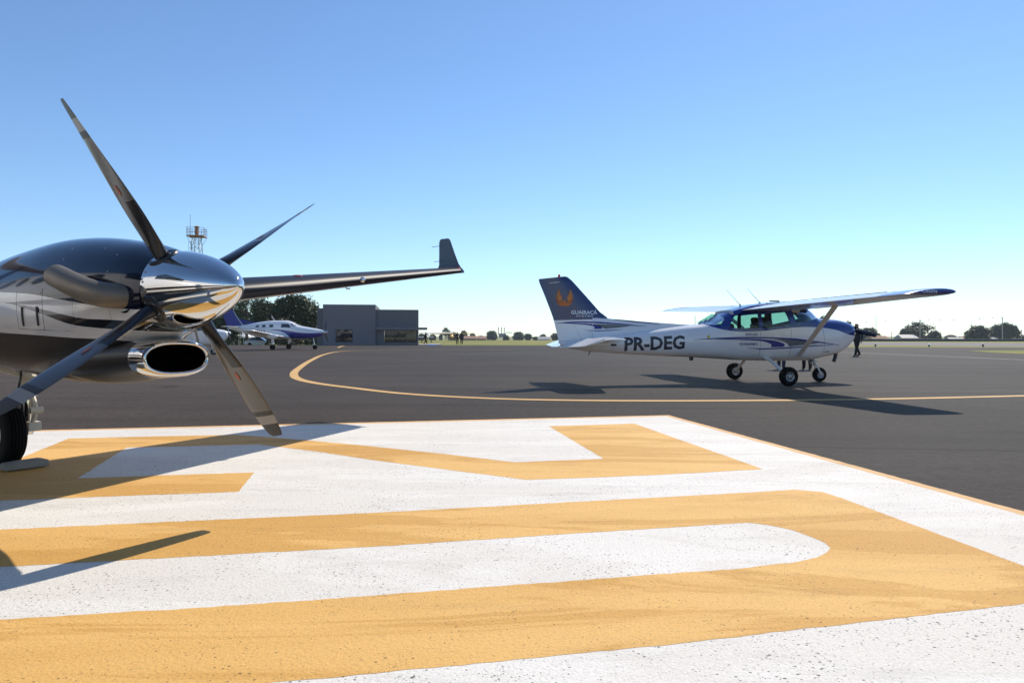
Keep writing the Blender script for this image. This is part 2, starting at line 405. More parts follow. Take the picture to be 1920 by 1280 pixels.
stroke('taxi_line', [(634, 651.5), (640, 649.2), (650, 647.6), (668, 646.9)], .28, M['line_yellow'])
stroke('edge_line', [(1560, 659.5), (1640, 662.5), (1760, 667.6), (1920, 674.6), (2300, 691)], .16, M['line_white'])
runway = sheet('runway', [(25, 111.5), (50, 85.3), (58, 77), (100, 32), (175, 32), (83, 111), (65, 131), (45, 152)], -.02 + .012, M['runway'])
tag(runway, 'grey runway strip beyond the apron', kind='structure')
for a, b in (((26, 111.4), (99, 33.0)), ((46, 151.5), (172, 34.0))):
    P0, P1 = Vector((*a, 0)), Vector((*b, 0)); t = (P1 - P0).normalized(); nn = Vector((-t.y, t.x, 0))
    sheet('runway_edge_line', [P0 + nn * .0, P0 + nn * .9, P1 + nn * .9, P1], -.004, M['line_white'], runway)
island = sheet('grass_island', [G(1812, 657.6), G(1860, 656.9), G(2100, 655.6), G(2100, 668), G(1925, 664.2), G(1860, 661.2)], .012, M['grass'])
tag(island, 'wedge of green grass between taxiways', kind='structure')

# ------------------------------------------------------------------ twin-engine turboprop in the foreground
CH = Vector((-1.8924, 3.9349, 0)); ZH, YAWK = 1.4157, .6104
KA = empty('turboprop_aircraft', CH, -YAWK)
tag(KA, 'black and silver twin turboprop aircraft with polished propeller spinner, in the foreground', 'aircraft')
def nacelle_mat():
    m = mat('nacelle_paint', (.5, .5, .5), .12, coat=1.0); g = NG(m); P = g.obj()
    sp = g.n('ShaderNodeSeparateXYZ'); g.inp(sp.inputs[0], P)
    t = g.math('MULTIPLY', sp.outputs[0], -1.0); z = g.math('SUBTRACT', sp.outputs[2], ZH)
    topb = g.curve(t, [(0, -.125), (.31, -.107), (.64, -.066), (.85, -.041), (1.1, -.01), (1.6, .023), (3.0, .09)], -.8, .6)
    s1 = g.curve(t, [(0, -.192), (.31, -.177), (.565, -.164), (.733, -.143), (.98, -.106), (1.26, -.07), (1.55, -.048), (3.0, -.048)], -.8, .6)
    s2 = g.curve(t, [(0, -.25), (.13, -.241), (.457, -.221), (.676, -.201), (.98, -.139), (1.26, -.087), (1.55, -.048), (3.0, -.048)], -.8, .6)
    low = g.curve(t, [(0, -.325), (.13, -.317), (.4, -.291), (.73, -.279), (1.12, -.263), (1.6, -.248), (3.0, -.2)], -.8, .6)
    up = g.math('GREATER_THAN', z, topb)
    sw = g.math('MULTIPLY', g.math('LESS_THAN', z, s1), g.math('GREATER_THAN', z, s2))
    lo = g.math('LESS_THAN', z, low)
    dirt = g.noise(g.scale(P, (1.2, 1, 6)), 3.0, 5, .6)
    silver = g.mix(g.ramp(dirt, .35, .8), (.60, .595, .58), (.50, .495, .48))
    c = g.mix(up, silver, (.0045, .0065, .017)); c = g.mix(sw, c, (.006, .006, .007)); c = g.mix(lo, c, (.010, .010, .011))
    g.inp(g.b.inputs['Base Color'], c)
    g.inp(g.b.inputs['Roughness'], g.mixf(lo, .10, .42)); g.inp(g.b.inputs['Coat Weight'], g.mixf(lo, g.mixf(up, .9, .55), .12)); g.inp(g.b.inputs['Specular IOR Level'], g.mixf(up, .5, .22))
    return m
M['nacelle'] = nacelle_mat()
ntab = [(.05, .212, -.235, .226), (.12, .235, -.262, .245), (.26, .277, -.315, .272), (.44, .311, -.41, .297), (.71, .350, -.525, .325), (1.0, .375, -.57, .345),
        (1.3, .381, -.575, .36), (1.72, .357, -.555, .368), (2.1, .318, -.525, .37), (2.7, .235, -.475, .36), (3.4, .12, -.40, .33), (4.2, -.02, -.28, .25), (4.8, -.10, -.20, .08)]
mb = MB(); mb.loft([section(-t, ZH + zt, ZH + zb, hw, 2.25, 48, 0, ZH - .03, 2.3) for t, zt, zb, hw in smooth_table(ntab, 4)])
nacelle = mb.build('nacelle', M['nacelle'], KA, ang=50)
# chin scoop behind the polished air inlet
def stadium(x, hw, hh, zc, n=40):
    out = []
    for j in range(n):
        a = 2 * math.pi * j / n
        out.append(Vector((x, hw * sgn_pow(math.cos(a), 2 / 2.6), zc + hh * sgn_pow(math.sin(a), 2 / 2.2))))
    return out
mb = MB(); mb.loft([stadium(-t, hw, hh, ZH + zc) for t, hw, hh, zc in smooth_table([(.19, .222, .119, -.398), (.3, .232, .126, -.405), (.5, .25, .135, -.42), (.8, .26, .14, -.43), (1.15, .24, .12, -.42)], 3)], cap0=False)
mb.build('chin_scoop', M['nacelle'], KA)
mb = MB(); mb.loft([stadium(-t, hw, hh, ZH - .398) for t, hw, hh in [(.20, .222, .119), (.15, .220, .117), (.105, .214, .111), (.075, .205, .103), (.06, .195, .094), (.058, .186, .086), (.066, .178, .079), (.085, .172, .074), (.12, .168, .071)]], False, False)
mb.build('inlet_lip', M['chrome'], KA, ang=80)
mb = MB(); mb.loft([stadium(-t, hw, hh, ZH - .398) for t, hw, hh in [(.118, .1685, .0715), (.22, .165, .069), (.34, .16, .064)]], False, True)
mb.build('inlet_duct', M['dark_inside'], KA)
# panel fasteners, access-panel seams and two drain slots on the silver side
def on_nacelle(t, z, off=.003):
    hw = lerp(t, [r[0] for r in ntab], [r[3] for r in ntab]); zt = lerp(t, [r[0] for r in ntab], [r[1] for r in ntab]); zb = lerp(t, [r[0] for r in ntab], [r[2] for r in ntab])
    zc = -.03; e = 2.25 if z >= zc else 2.3
    k = (z - zc) / (zt - zc) if z >= zc else (zc - z) / (zc - zb)
    return Vector((-t, -hw * max(0, 1 - min(1, k) ** e) ** (1 / e) - off, ZH + z))
for t in (1.262, 1.064):
    mb = MB(); mb.tube([on_nacelle(t, -.085 - i * .02, .002) for i in range(7)], .008, 6); mb.build('drain_slot', M['black_satin'], KA)
mb = MB()
for line in ([(1.33 - i * .05, -.222 - i * .0015) for i in range(15)], [(.648, -.245 + i * .02) for i in range(14)], [(1.0, -.235 + i * .02) for i in range(14)], [(1.345, -.225 + i * .02) for i in range(13)], [(.30, -.28 + i * .03) for i in range(19)]):
    mb.tube([on_nacelle(t, z, -.0006) for t, z in line], .0016, 5)
mb.build('panel_seam', M['black_satin'], KA)
for t, z in [(.62, -.1), (.62, -.16), (.62, -.225), (.75, -.238), (.85, -.236), (.95, -.234), (1.03, -.07), (1.03, .0), (.33, .1), (.33, .2), (.85, .2), (.85, .27), (1.4, .2), (.5, .25)]:
    p = on_nacelle(t, z, 0); mb = MB(); mb.lathe([(0, .005), (.0015, .005), (.002, .0001)], p, (0, -1, .1), 8); mb.build('fastener', M['metal_grey'], nacelle)
mb = MB(); mb.lathe([(0, .035), (.012, .033), (.02, .018), (.021, .0001)], (-1.47, 0, ZH + .365), (0, 0, 1), 14, cap=True); mb.build('oil_cap_bump', M['black_gloss'], KA)
# exhaust stubs on both sides of the nacelle
for sgn in (-1, 1):
    path = smooth_table([(-.19, .16, -.045), (-.20, .25, -.045), (-.235, .335, -.038), (-.32, .385, -.012), (-.44, .405, .026), (-.56, .412, .062), (-.62, .415, .080)], 5)
    rad = [lerp(i / (len(path) - 1), [0, .3, .5, .8, 1], [.073, .071, .069, .067, .066]) for i in range(len(path))]
    mb = MB(); mb.tube([(p[0], sgn * p[1], ZH + p[2]) for p in path], rad, 22, caps=False)
    ex = mb.build('exhaust_stub', M['exhaust'], KA, ang=80)
    e0, e1_ = Vector((path[-1][0], sgn * path[-1][1], ZH + path[-1][2])), Vector((path[-5][0], sgn * path[-5][1], ZH + path[-5][2]))
    mb = MB(); mb.lathe([(0, .0655), (.002, .061), (-.10, .059), (-.16, .055), (-.161, .001)], e0, (e0 - e1_), 22, cap=False); mb.build('exhaust_bore', M['dark_inside'], ex)
    mb = MB(); mb.lathe([(-.03, .098), (.0, .098), (.006, .092), (.004, .075)], (-.19, sgn * .240, ZH - .045), (.16, sgn, 0), 24); mb.build('recess_shade_ring', M['dark_inside'], ex)  # black ring paints the shade of the recess behind the pipe root
# spinner
sp = smooth_table([(-.533, .0005), (-.524, .028), (-.49, .066), (-.42, .110), (-.32, .152), (-.21, .185), (-.10, .208), (0, .221), (.045, .225)], 4)
mb = MB(); mb.lathe([(-d, r) for d, r in sp], (0, 0, ZH), (1, 0, 0), 64); mb.lathe([(-.045, .225), (-.046, .05)], (0, 0, ZH), (1, 0, 0), 64)
spinner = mb.build('spinner', M['chrome'], KA, ang=60)
for k in range(24):
    a = 2 * math.pi * (k + .5) / 24; mb = MB()
    mb.lathe([(0, .006), (.002, .0058), (.0025, .0001)], (-.025, .2245 * math.cos(a), ZH + .2245 * math.sin(a)), (0, math.cos(a), math.sin(a)), 8)
    mb.build('spinner_screw', M['metal_grey'], spinner)
# propeller blades (feathered)
RP, TH0 = 1.1151, -.6031
def blade(theta):
    up = Vector((0, math.sin(theta), math.cos(theta)))                 # span direction in the disc
    tang = Vector((0, math.cos(theta), -math.sin(theta)))
    fwd = Vector((1, 0, 0)); hub = Vector((0, 0, ZH))
    st = [(.15, .10, .95, 92), (.20, .10, .90, 92), (.27, .115, .62, 93), (.36, .155, .30, 92), (.47, .188, .17, 89), (.60, .202, .115, 85), (.74, .196, .09, 81), (.87, .178, .075, 77.5), (.98, .155, .065, 75), (1.07, .125, .06, 73.5), (1.105, .098, .055, 73), (RP, .07, .05, 73)]
    st = smooth_table(st, 3); secs = []
    for r, c, th, beta in st:
        c *= .93
        b = R(beta); cd = fwd * math.sin(b) + tang * math.cos(b) * BLADE_HAND; nd = up.cross(cd).normalized()
        sweep = -.035 * max(0, (r - .7) / .4) ** 2
        sec = []
        for j in range(20):
            a = 2 * math.pi * j / 20
            x = math.cos(a) * .5; zt = math.sin(a) * .5 * th * (1 - .35 * math.cos(a) * (1 - th))
            sec.append(hub + up * r + cd * c * (x + sweep) + nd * c * zt)
        secs.append(sec)
    return st, secs
BLADE_HAND = -1
for k in range(4):
    st, secs = blade(TH0 + k * math.pi / 2)
    cuts = [0, 3, None]
    mb = MB(); mb.loft(secs)
    n = 20
    # band colours by radius: boot near the root, two light bands near the tip
    for fi, f in enumerate(mb.f):
        ring = min(min(f) // n, len(st) - 2); r = (st[ring][0] + st[ring + 1][0]) / 2
        j = min(i % n for i in f)
        lead = (j <= 4 or j >= 15) if len(f) == 4 else False
        mi = 0
        if r < .56 and lead: mi = 1
        if r < .30: mi = 1
        if .915 < r < .955: mi = 3
        elif .955 <= r < 1.01: mi = 2
        elif r >= 1.01: mi = 3
        mb.mi[fi] = mi
    b = mb.build('propeller_blade', [M['blade'], M['blade_boot'], M['blade_light'], M['blade_dark']], KA, ang=70)
    th = TH0 + k * math.pi / 2; up = Vector((0, math.sin(th), math.cos(th)))
    mb = MB(); mb.lathe([(.196, .088), (.216, .083), (.222, .07), (.214, .052)], (0, 0, ZH), up, 28); mb.build('blade_cuff', M['black_satin'], b)
    tang = Vector((0, math.cos(th), -math.sin(th)))
    st5 = .62; bdir = R(84.5); cd = Vector((1, 0, 0)) * math.sin(bdir) + tang * math.cos(bdir) * BLADE_HAND; nd = up.cross(cd).normalized()
    mb = MB()
    for sg in (1, -1):
        c0 = Vector((0, 0, ZH)) + up * st5 + nd * sg * .0125
        mb.add([c0 + cd * .014 * math.cos(a) + up * .032 * math.sin(a) for a in [2 * math.pi * i / 16 for i in range(16)]], [tuple(range(16))])
    mb.build('blade_decal', M['emblem_red'], b, smooth=False, fix=False)
# outboard wing with polished de-icing leading edge and winglet
def ka_le(l): return (-(1.69 + (l - 1.46) * .247), 1.535 + .134 * (l - 1.46))
def ka_chord(l): return 1.85 - (l - .3) * .155
stations = []
for l in (.1, .8, 1.46, 2.4, 3.4, 4.4, 5.2, 5.75, 5.95):
    x, z = ka_le(l); stations.append((l, x, z, ka_chord(l), .155 - .007 * l, R(1.0)))
mb = MB(); wing(mb, stations, n=16)
for fi, f in enumerate(mb.f):
    if len(f) == 4:
        n_ = 32; j = [i % n_ for i in f]
        if all(11 <= q <= 19 for q in j): mb.mi[fi] = 1
wing_white = mat('wing_white', (.70, .69, .67), .25, coat=.4)
w_o = mb.build('outer_wing', [wing_white, mat('deice_boot', (.008, .010, .020), .45, spec=.14)], KA, ang=50)
x, z = ka_le(5.95)
c0 = ka_chord(5.95)
mb = MB(); wing(mb, [(5.95, x, z, c0, .113, R(1)), (6.02, x - .05, z + .01, c0 * .93, .11, R(1)), (6.07, x - .15, z + .015, c0 * .78, .1, R(1)), (6.09, x - .26, z + .02, c0 * .6, .08, R(1))], n=16)
mb.build('wing_tip', M['black_gloss'], KA, ang=50)
mb = MB(); secs = []
for hgt, xb, ch, yy in [(-.02, .02, .80, 6.0), (.025, -.03, .68, 6.04), (.07, -.10, .48, 6.07), (.13, -.16, .40, 6.085), (.3, -.26, .32, 6.11), (.50, -.375, .24, 6.15), (.545, -.405, .205, 6.16), (.56, -.44, .14, 6.162)]:
    secs.append([Vector((x + xb - ch * a, yy + ch * b, z + hgt)) for a, b in airfoil(10, .1)])
mb.loft(secs); wl_ = mb.build('winglet', M['grey_air'], KA, ang=50)
for hgt, xb in ((.2, -.55), (.44, -.60)):
    mb = MB(); mb.tube([(x + xb + .06, 6.09, z + hgt), (x + xb - .12, 6.09, z + hgt - .005)], .004, 6); mb.build('static_wick', M['ink'], wl_)
mb = MB(); mb.lathe([(0, .028), (.03, .026), (.055, .012), (.06, .0002)], (x - .12, 6.0, z + .04), (1, .2, 0), 12, cap=True); mb.build('tip_light', M['red_lens'], KA)
wtree = BVHTree.FromPolygons([v.co for v in w_o.data.vertices], [p.vertices for p in w_o.data.polygons])
def on_wing(x_, l, up=True):
    h_ = wtree.ray_cast(Vector((x_, l, 9 if up else -9)), Vector((0, 0, -1 if up else 1))); return h_[0].z
xx, zz = ka_le(3.55); zz = on_wing(xx - .45, 3.55, False); mb = MB(); mb.tube([(xx - .45, 3.55, zz + .02), (xx - .45, 3.55, zz - .015), (xx - .43, 3.55, zz - .022), (xx - .38, 3.55, zz - .022)], .008, 8); mb.build('pitot_tube', M['metal_grey'], KA)
xx, zz = ka_le(2.45); zz = on_wing(xx - .22, 2.45); mb = MB(); mb.lathe([(-.01, .05), (.010, .048), (.014, .0002)], (xx - .22, 2.45, zz), (.1, -.1, 1), 14); mb.build('fuel_cap', M['red_lens'], KA)
xx, zz = ka_le(3.35); mb = MB(); mb.lathe([(0, .035), (.02, .03), (.03, .0002)], (xx + .005, 3.35, zz + .01), (1, 0, -.1), 14); mb.build('landing_light', M['steel'], KA)
# inboard wing stub and fuselage standing left of the frame
mb = MB(); wing(mb, [(.2, -1.95, 1.30, 1.9, .14, R(1)), (-1.9, -1.95, 1.12, 2.1, .15, R(1))], n=12); mb.build('centre_wing', [wing_white], KA)
ftab = [(1.75, 1.30, 1.20, .03), (1.66, 1.38, 1.12, .14), (1.35, 1.50, 1.02, .27), (.8, 1.68, .95, .42), (.2, 1.84, .91, .55), (-.35, 2.0, .89, .62), (-.95, 2.36, .88, .67), (-1.5, 2.44, .88, .69), (-4.6, 2.44, .88, .69), (-6.2, 2.40, 1.05, .60), (-8.0, 2.34, 1.5, .36), (-9.6, 2.3, 1.9, .10)]
mb = MB(); mb.loft([section(r[0], r[1], r[2], r[3], 2.3, 32, -1.97) for r in smooth_table(ftab, 4)])
def fus_mat():
    m = mat('fuselage_paint', (.7, .7, .7), .12, coat=1.0); g = NG(m); sp_ = g.n('ShaderNodeSeparateXYZ'); g.inp(sp_.inputs[0], g.obj())
    z_ = sp_.outputs[2]
    band = g.math('MULTIPLY', g.math('LESS_THAN', z_, 1.45), g.math('GREATER_THAN', z_, 1.32)); low_ = g.math('LESS_THAN', z_, 1.2)
    g.inp(g.b.inputs['Base Color'], g.mix(g.math('MAXIMUM', band, low_), (.72, .71, .70), (.008, .008, .012)))
    return m
mb.build('fuselage', fus_mat(), KA, ang=60)
for k in range(6):
    mb = MB(); mb.lathe([(0, .16), (.012, .155), (.013, .0005)], (-1.9 - .62 * k, -1.97 + .655, 1.98), (0, 1, .25), 20); mb.build('cabin_window', M['dark_glass'], KA)
mb = MB(); mb.prism([(-.42, 1.98), (-.98, 2.30), (-1.25, 2.22), (-1.2, 1.98)], -1.97 - .668, -1.97 + .668); mb.build('cockpit_window', M['dark_glass'], KA)
mb = MB(); mb.loft([[Vector((xb - c * a, -1.97 + c * b, zz)) for a, b in airfoil(8, .1)] for xb, c, zz in ((-7.0, 2.5, 2.25), (-7.9, 2.1, 3.0), (-8.7, 1.5, 4.1))]); mb.build('tail_fin', M['navy_air'], KA)
mb = MB(); wing(mb, [(-4.6, -8.9, 4.1, .8, .1, 0), (-1.97, -8.5, 4.1, 1.3, .1, 0), (.66, -8.9, 4.1, .8, .1, 0)], n=8); mb.build('tailplane', M['white_air'], KA)
# main landing gear leg behind the chin
GX, GY = -3.42, .28
mb = MB(); mb.lathe([(-.085, .12), (-.085, .2), (-.078, .245), (-.055, .272), (-.02, .281), (.02, .281), (.055, .272), (.078, .245), (.085, .2), (.085, .12)], (GX, GY, .275), (0, 1, 0), 40); wheel = mb.build('main_wheel', M['rubber'], KA, ang=50)
for gy in (-.05, -.025, 0, .025, .05):
    mb = MB(); mb.lathe([(-.0035, .2825), (.0035, .2825)], (GX, GY + gy, .275), (0, 1, 0), 40); mb.build('tread_groove', M['dark_inside'], wheel)
mb = MB(); mb.lathe([(-.09, .001), (-.09, .05), (-.07, .11), (-.075, .125), (.075, .125), (.07, .11), (.09, .05), (.09, .001)], (GX, GY, .275), (0, 1, 0), 28); mb.build('wheel_hub', M['gear_cream'], wheel)
mb = MB(); mb.tube([(GX + .03, GY + .16, .25), (GX + .02, GY + .17, .62)], .038, 16); mb.build('oleo_piston', M['chrome'], KA)
mb = MB(); mb.tube([(GX + .02, GY + .17, .6), (GX - .02, GY + .15, 1.2)], [.06, .066], 16); mb.tube([(GX + .02, GY + .17, .64), (GX + .02, GY + .17, .70)], .078, 16)
mb.box((GX - .02, GY + .1, .98), (.13, .2, .12)); leg = mb.build('gear_leg', M['gear_cream'], KA)
mb = MB(); mb.tube([(GX + .02, GY + .24, .86), (GX + .25, GY - .02, 1.12)], .03, 10); mb.tube([(GX, GY - .06, .86), (GX + .1, GY + .14, .78), (GX + .16, GY + .22, .74)], .028, 10); mb.build('drag_brace', M['gear_cream'], KA)
mb = MB(); mb.tube([(GX + .06, GY + .17, .66), (GX + .17, GY + .17, .48), (GX + .07, GY + .165, .30)], [.02, .024, .02], 8); mb.lathe([(-.05, .03), (.05, .03)], (GX + .17, GY + .17, .48), (0, 1, 0), 12, cap=True)
mb.box((GX + .1, GY + .17, .33), (.1, .1, .08)); mb.build('torque_link', M['gear_cream'], KA)
mb = MB(); mb.tube(smooth_table([(GX + .05, GY + .1, .95), (GX + .12, GY + .07, .8), (GX + .09, GY + .06, .66), (GX + .04, GY + .1, .55), (GX + .05, GY + .12, .35)], 4), .010, 6); mb.build('brake_hose', M['black_satin'], KA)
mb = MB(); mb.tube([(GX + .03, GY + .12, .27), (GX + .03, GY, .275)], .035, 12); mb.lathe([(0, .075), (.03, .075)], (GX + .0, GY + .1, .24), (0, 1, 0), 16, cap=True); mb.build('axle', M['metal_grey'], KA)
mb = MB(); mb.box((GX + .42, GY + .25, .895), (.95, .02, .16), ry=R(3), rx=R(-50)); mb.box((GX + .42, GY + .225, .915), (.9, .03, .03), ry=R(3)); mb.build('gear_door', M['gear_cream'], KA)
bm_ = MB(); bm_.prism([(-.16, 0), (.16, 0), (.158, .052), (.12, .062), (-.06, .060), (-.155, .055)], -.07, .07)
chock = bm_.build('wheel_chock', M['wood'], None, smooth=False); bevel(chock, .005)
cp = KA.matrix_basis @ Vector((GX + .40, GY + .0, 0)); chock.location = (cp.x, cp.y, .013); chock.rotation_euler = (0, 0, -YAWK + R(90))
tag(chock, 'worn wooden chock in front of the foreground aircraft main wheel', 'wheel chock')

# ------------------------------------------------------------------ decals projected on a body
def project(name, bm, body, side, m, parent, off=.004, maxlen=.07):
    """bm: flat mesh in (x, z) held in x,z coords ; pushed on to the body from the side (side=-1: starboard)"""
    for _ in range(5):
        es = [e for e in bm.edges if e.calc_length() > maxlen]
        if not es: break
        bmesh.ops.subdivide_edges(bm, edges=es, cuts=1, use_grid_fill=False)
        bmesh.ops.triangulate(bm, faces=[f for f in bm.faces if len(f.verts) > 3])
    dg = bpy.context.evaluated_depsgraph_get()
    trees = [BVHTree.FromPolygons([v.co for v in o.data.vertices], [p.vertices for p in o.data.polygons]) for o in body]
    for v in bm.verts:
        best = None
        for tr in trees:
            hit = tr.ray_cast(Vector((v.co.x, side * 9, v.co.z)), Vector((0, -side, 0)))
            if hit[0] is None: continue
            if best is None or hit[0].y * side > best.y * side: best = hit[0]
        v.co.y = (best.y if best is not None else side * .02) + side * off
    me = bpy.data.meshes.new(name); bm.normal_update(); bm.to_mesh(me); bm.free()
    return link_mesh(name, me, m, parent, smooth=True, ang=60)
def poly_bm(pts):
    bm = bmesh.new(); bm.faces.new([bm.verts.new((p[0], 0, p[1])) for p in pts]); bmesh.ops.triangulate(bm, faces=bm.faces, ngon_method='EAR_CLIP'); return bm
def band_pts(cl, w):
    """centre line [(x,z)] with widths -> polygon"""
    up, dn = [], []
    for i, (x, z) in enumerate(cl):
        ww = w[i] if isinstance(w, (list, tuple)) else w
        up.append((x, z + ww / 2)); dn.append((x, z - ww / 2))
    return up + dn[::-1]
def text_bm(txt, x0, z0, x1, hgt, shear=0.0, bold=.012, slope=0.0, space=1.0):
    """text whose left edge is at x0 and right edge at x1 (x decreasing left to right is handled), baseline z0"""
    cu = bpy.data.curves.new('t', 'FONT'); cu.body = txt; cu.offset = bold; cu.resolution_u = 2; cu.space_character = space
    to = bpy.data.objects.new('t', cu); COL.objects.link(to)
    dg = bpy.context.evaluated_depsgraph_get(); me = bpy.data.meshes.new_from_object(to.evaluated_get(dg))
    bpy.data.objects.remove(to); bpy.data.curves.remove(cu)
    xs_ = [v.co.x for v in me.vertices]; a, b = min(xs_), max(xs_); ys_ = [v.co.y for v in me.vertices if True]
    h0 = .70
    bm = bmesh.new(); bm.from_mesh(me); bpy.data.meshes.remove(me)
    for v in bm.verts:
        k = (v.co.x - a) / (b - a); zz = v.co.y / h0 * hgt
        v.co = Vector((x0 + (x1 - x0) * k + shear * zz * (1 if x1 > x0 else -1), 0, z0 + zz + slope * k))
    bmesh.ops.remove_doubles(bm, verts=bm.verts, dist=1e-5)
    return bm

def cut(o, cutters):
    """apply boolean differences with temporary solids"""
    tmp = []
    for c in cutters:
        md = o.modifiers.new('b', 'BOOLEAN'); md.operation = 'DIFFERENCE'; md.solver = 'EXACT'; md.object = c; tmp.append(c)
    dg = bpy.context.evaluated_depsgraph_get(); me = bpy.data.meshes.new_from_object(o.evaluated_get(dg))
    o.modifiers.clear(); old = o.data; o.data = me
    me.polygons.foreach_set('use_smooth', [True] * len(me.polygons)); me.set_sharp_from_angle(angle=R(35))
    for c in tmp: bpy.data.objects.remove(c)

# ------------------------------------------------------------------ high-wing trainer
def make_trainer(name, livery=True):
    root = empty(name)
    white, blue = M['white_air'], M['blue_air']
    ft = [(1.05, 1.405, 1.17, .20, 2.2), (1.01, 1.440, 1.03, .31, 2.4), (.92, 1.480, .925, .385, 2.6), (.79, 1.522, .815, .42, 2.8), (.54, 1.565, .69, .46, 3.0), (.14, 1.585, .61, .50, 3.2), (0.0, 1.60, .58, .51, 3.3), (-.12, 1.69, .56, .52, 3.4),
          (-.28, 1.835, .545, .53, 3.5), (-.5, 1.885, .54, .54, 3.6), (-.9, 1.90, .538, .545, 3.6), (-1.4, 1.90, .538, .545, 3.6), (-1.9, 1.865, .555, .53, 3.5), (-2.28, 1.765, .574, .51, 3.3), (-2.6, 1.60, .595, .475, 3.0), (-2.92, 1.455, .615, .44, 2.9),
          (-3.42, 1.40, .645, .38, 2.7), (-4.35, 1.285, .69, .285, 2.5), (-5.2, 1.17, .742, .195, 2.4), (-5.94, 1.08, .80, .115, 2.3), (-6.47, 1.03, .91, .035, 2.2)]
    def body(inset=0.0, lo=-9, hi=9, n=44):
        secs = []
        for x, zt, zb, hw, e in smooth_table(ft, 3):
            if lo <= x <= hi: secs.append(section(x, zt - inset, zb + inset * 1.5, hw - inset, e, n))
        mb_ = MB(); mb_.loft(secs); return mb_
    def fus_paint():
        m = mat('trainer_paint', (.8, .8, .8), .2, coat=.7); g = NG(m); s_ = g.n('ShaderNodeSeparateXYZ'); g.inp(s_.inputs[0], g.obj())
        b_ = g.math('MULTIPLY', s_.outputs[0], -1.0)
        bd = g.curve(b_, [(-1.2, 1.12), (-.75, 1.186), (-.34, 1.303), (.21, 1.36), (.71, 1.359), (1.09, 1.326), (1.7, 1.266), (2.19, 1.254), (2.53, 1.288), (2.76, 1.344), (2.95, 1.425), (3.1, 1.7), (7.0, 2.4)], .5, 2.6)
        grime = g.noise(g.scale(g.obj(), (1, 1, 2)), 2.5, 4, .6)
        wh = g.mix(g.ramp(grime, .4, .8), (.80, .80, .81), (.73, .73, .74))
        g.inp(g.b.inputs['Base Color'], g.mix(g.math('GREATER_THAN', s_.outputs[2], bd), wh, (.010, .032, .21)))
        return m
    fpaint = fus_paint() if livery else white
    fus = body().build('fuselage', fpaint, root)
    wins = {'rear_window': [(-3.06, 1.47), (-2.67, 1.69), (-2.5, 1.67), (-2.53, 1.53), (-2.65, 1.395), (-2.95, 1.435)],
            'side_window': [(-2.45, 1.37), (-2.36, 1.55), (-2.28, 1.635), (-1.72, 1.685), (-1.71, 1.33), (-2.19, 1.312)],
            'door_window': [(-1.64, 1.665), (-.99, 1.73), (-.90, 1.42), (-1.0, 1.395), (-1.61, 1.335)],
            'windshield': [(-.83, 1.785), (-.55, 1.875), (-.30, 1.86), (-.015, 1.615), (-.30, 1.54), (-.74, 1.445)]}
    if livery:
        inner = body(.03, -2.86, -.06).build('tmp', white)
        cutters = [inner]
        for k, p in wins.items():
            mb_ = MB(); mb_.prism(p, -2, 2); cutters.append(mb_.build('tmp', white, smooth=False))
        fus_plain = body(); 
        bvh_o = fus_plain.build('tmp_body', white)
        cut(fus, cutters)
    else:
        bvh_o = body().build('tmp_body', white)
    # glass panes: port and starboard side of every opening follow the skin
    for k, p in wins.items():
        for side in (-1, 1):
            bm = poly_bm(p); project(k, bm, [bvh_o], side, M['glass'] if livery else M['dark_glass'], root, off=-.006 if livery else .004, maxlen=.09)
    # cabin: seats, panel, glareshield
    if livery:
        for y in (-.25, .25):
            mb_ = MB(); mb_.box((-1.05, y, .95), (.48, .42, .14)); mb_.box((-1.32, y, 1.22), (.12, .42, .5), ry=R(-12)); mb_.box((-1.39, y, 1.53), (.1, .26, .17), ry=R(-8))
            bevel(mb_.build('seat', M['seat'], root, smooth=False), .04, 3)
        mb_ = MB(); mb_.box((-2.05, 0, .92), (.45, .92, .14)); mb_.box((-2.32, 0, 1.2), (.12, .92, .5), ry=R(-14)); bevel(mb_.build('rear_seat', M['seat'], root, smooth=False), .04, 3)
        mb_ = MB(); mb_.box((-.42, 0, 1.33), (.3, .9, .22)); bevel(mb_.build('instrument_panel', M['ink'], root, smooth=False), .03, 2)
        for y in (-.25, .25):
            mb_ = MB(); mb_.tube([(-.55, y, 1.3), (-.68, y, 1.32)], .012, 8); mb_.tube([(-.68, y - .13, 1.4), (-.70, y - .1, 1.3), (-.70, y + .1, 1.3), (-.68, y + .13, 1.4)], .014, 8); mb_.build('control_yoke', M['ink'], root)
    # wing
    WZ = lambda y: 1.83 + .024 * abs(y) + .009 * y
    def wst(y, xl, ch, tt, dz=0.0): return (y, xl, WZ(y) + dz, ch, tt, R(2.2))
    for sg, nm in ((1, 'port'), (-1, 'starboard')):
        mb_ = MB(); wing(mb_, [wst(sg * .35, -.52, 1.64, .12), wst(sg * 2.6, -.53, 1.63, .12), wst(sg * 3.9, -.62, 1.38, .12), wst(sg * 4.86, -.69, 1.20, .118)], n=14)
        w_ = mb_.build('wing', M['white_air'], root, ang=45)
        w_['label'] = nm + ' wing panel'
        mb_ = MB(); sts = []
        for yy, fr, ch, tk in ((4.80, 0, 1.222, .124), (4.95, 0, 1.20, .123), (5.1, .01, 1.18, .120), (5.22, .03, 1.13, .112), (5.30, .06, 1.06, .10), (5.34, .10, .97, .08), (5.355, .16, .86, .045)):
            sts.append((sg * yy, -.69 - fr, WZ(sg * yy) - .01 * max(0, yy - 5.1), ch, tk, R(2.2)))
        wing(mb_, sts, n=14); tipo = mb_.build('wing_tip', blue if livery else white, root, ang=50)
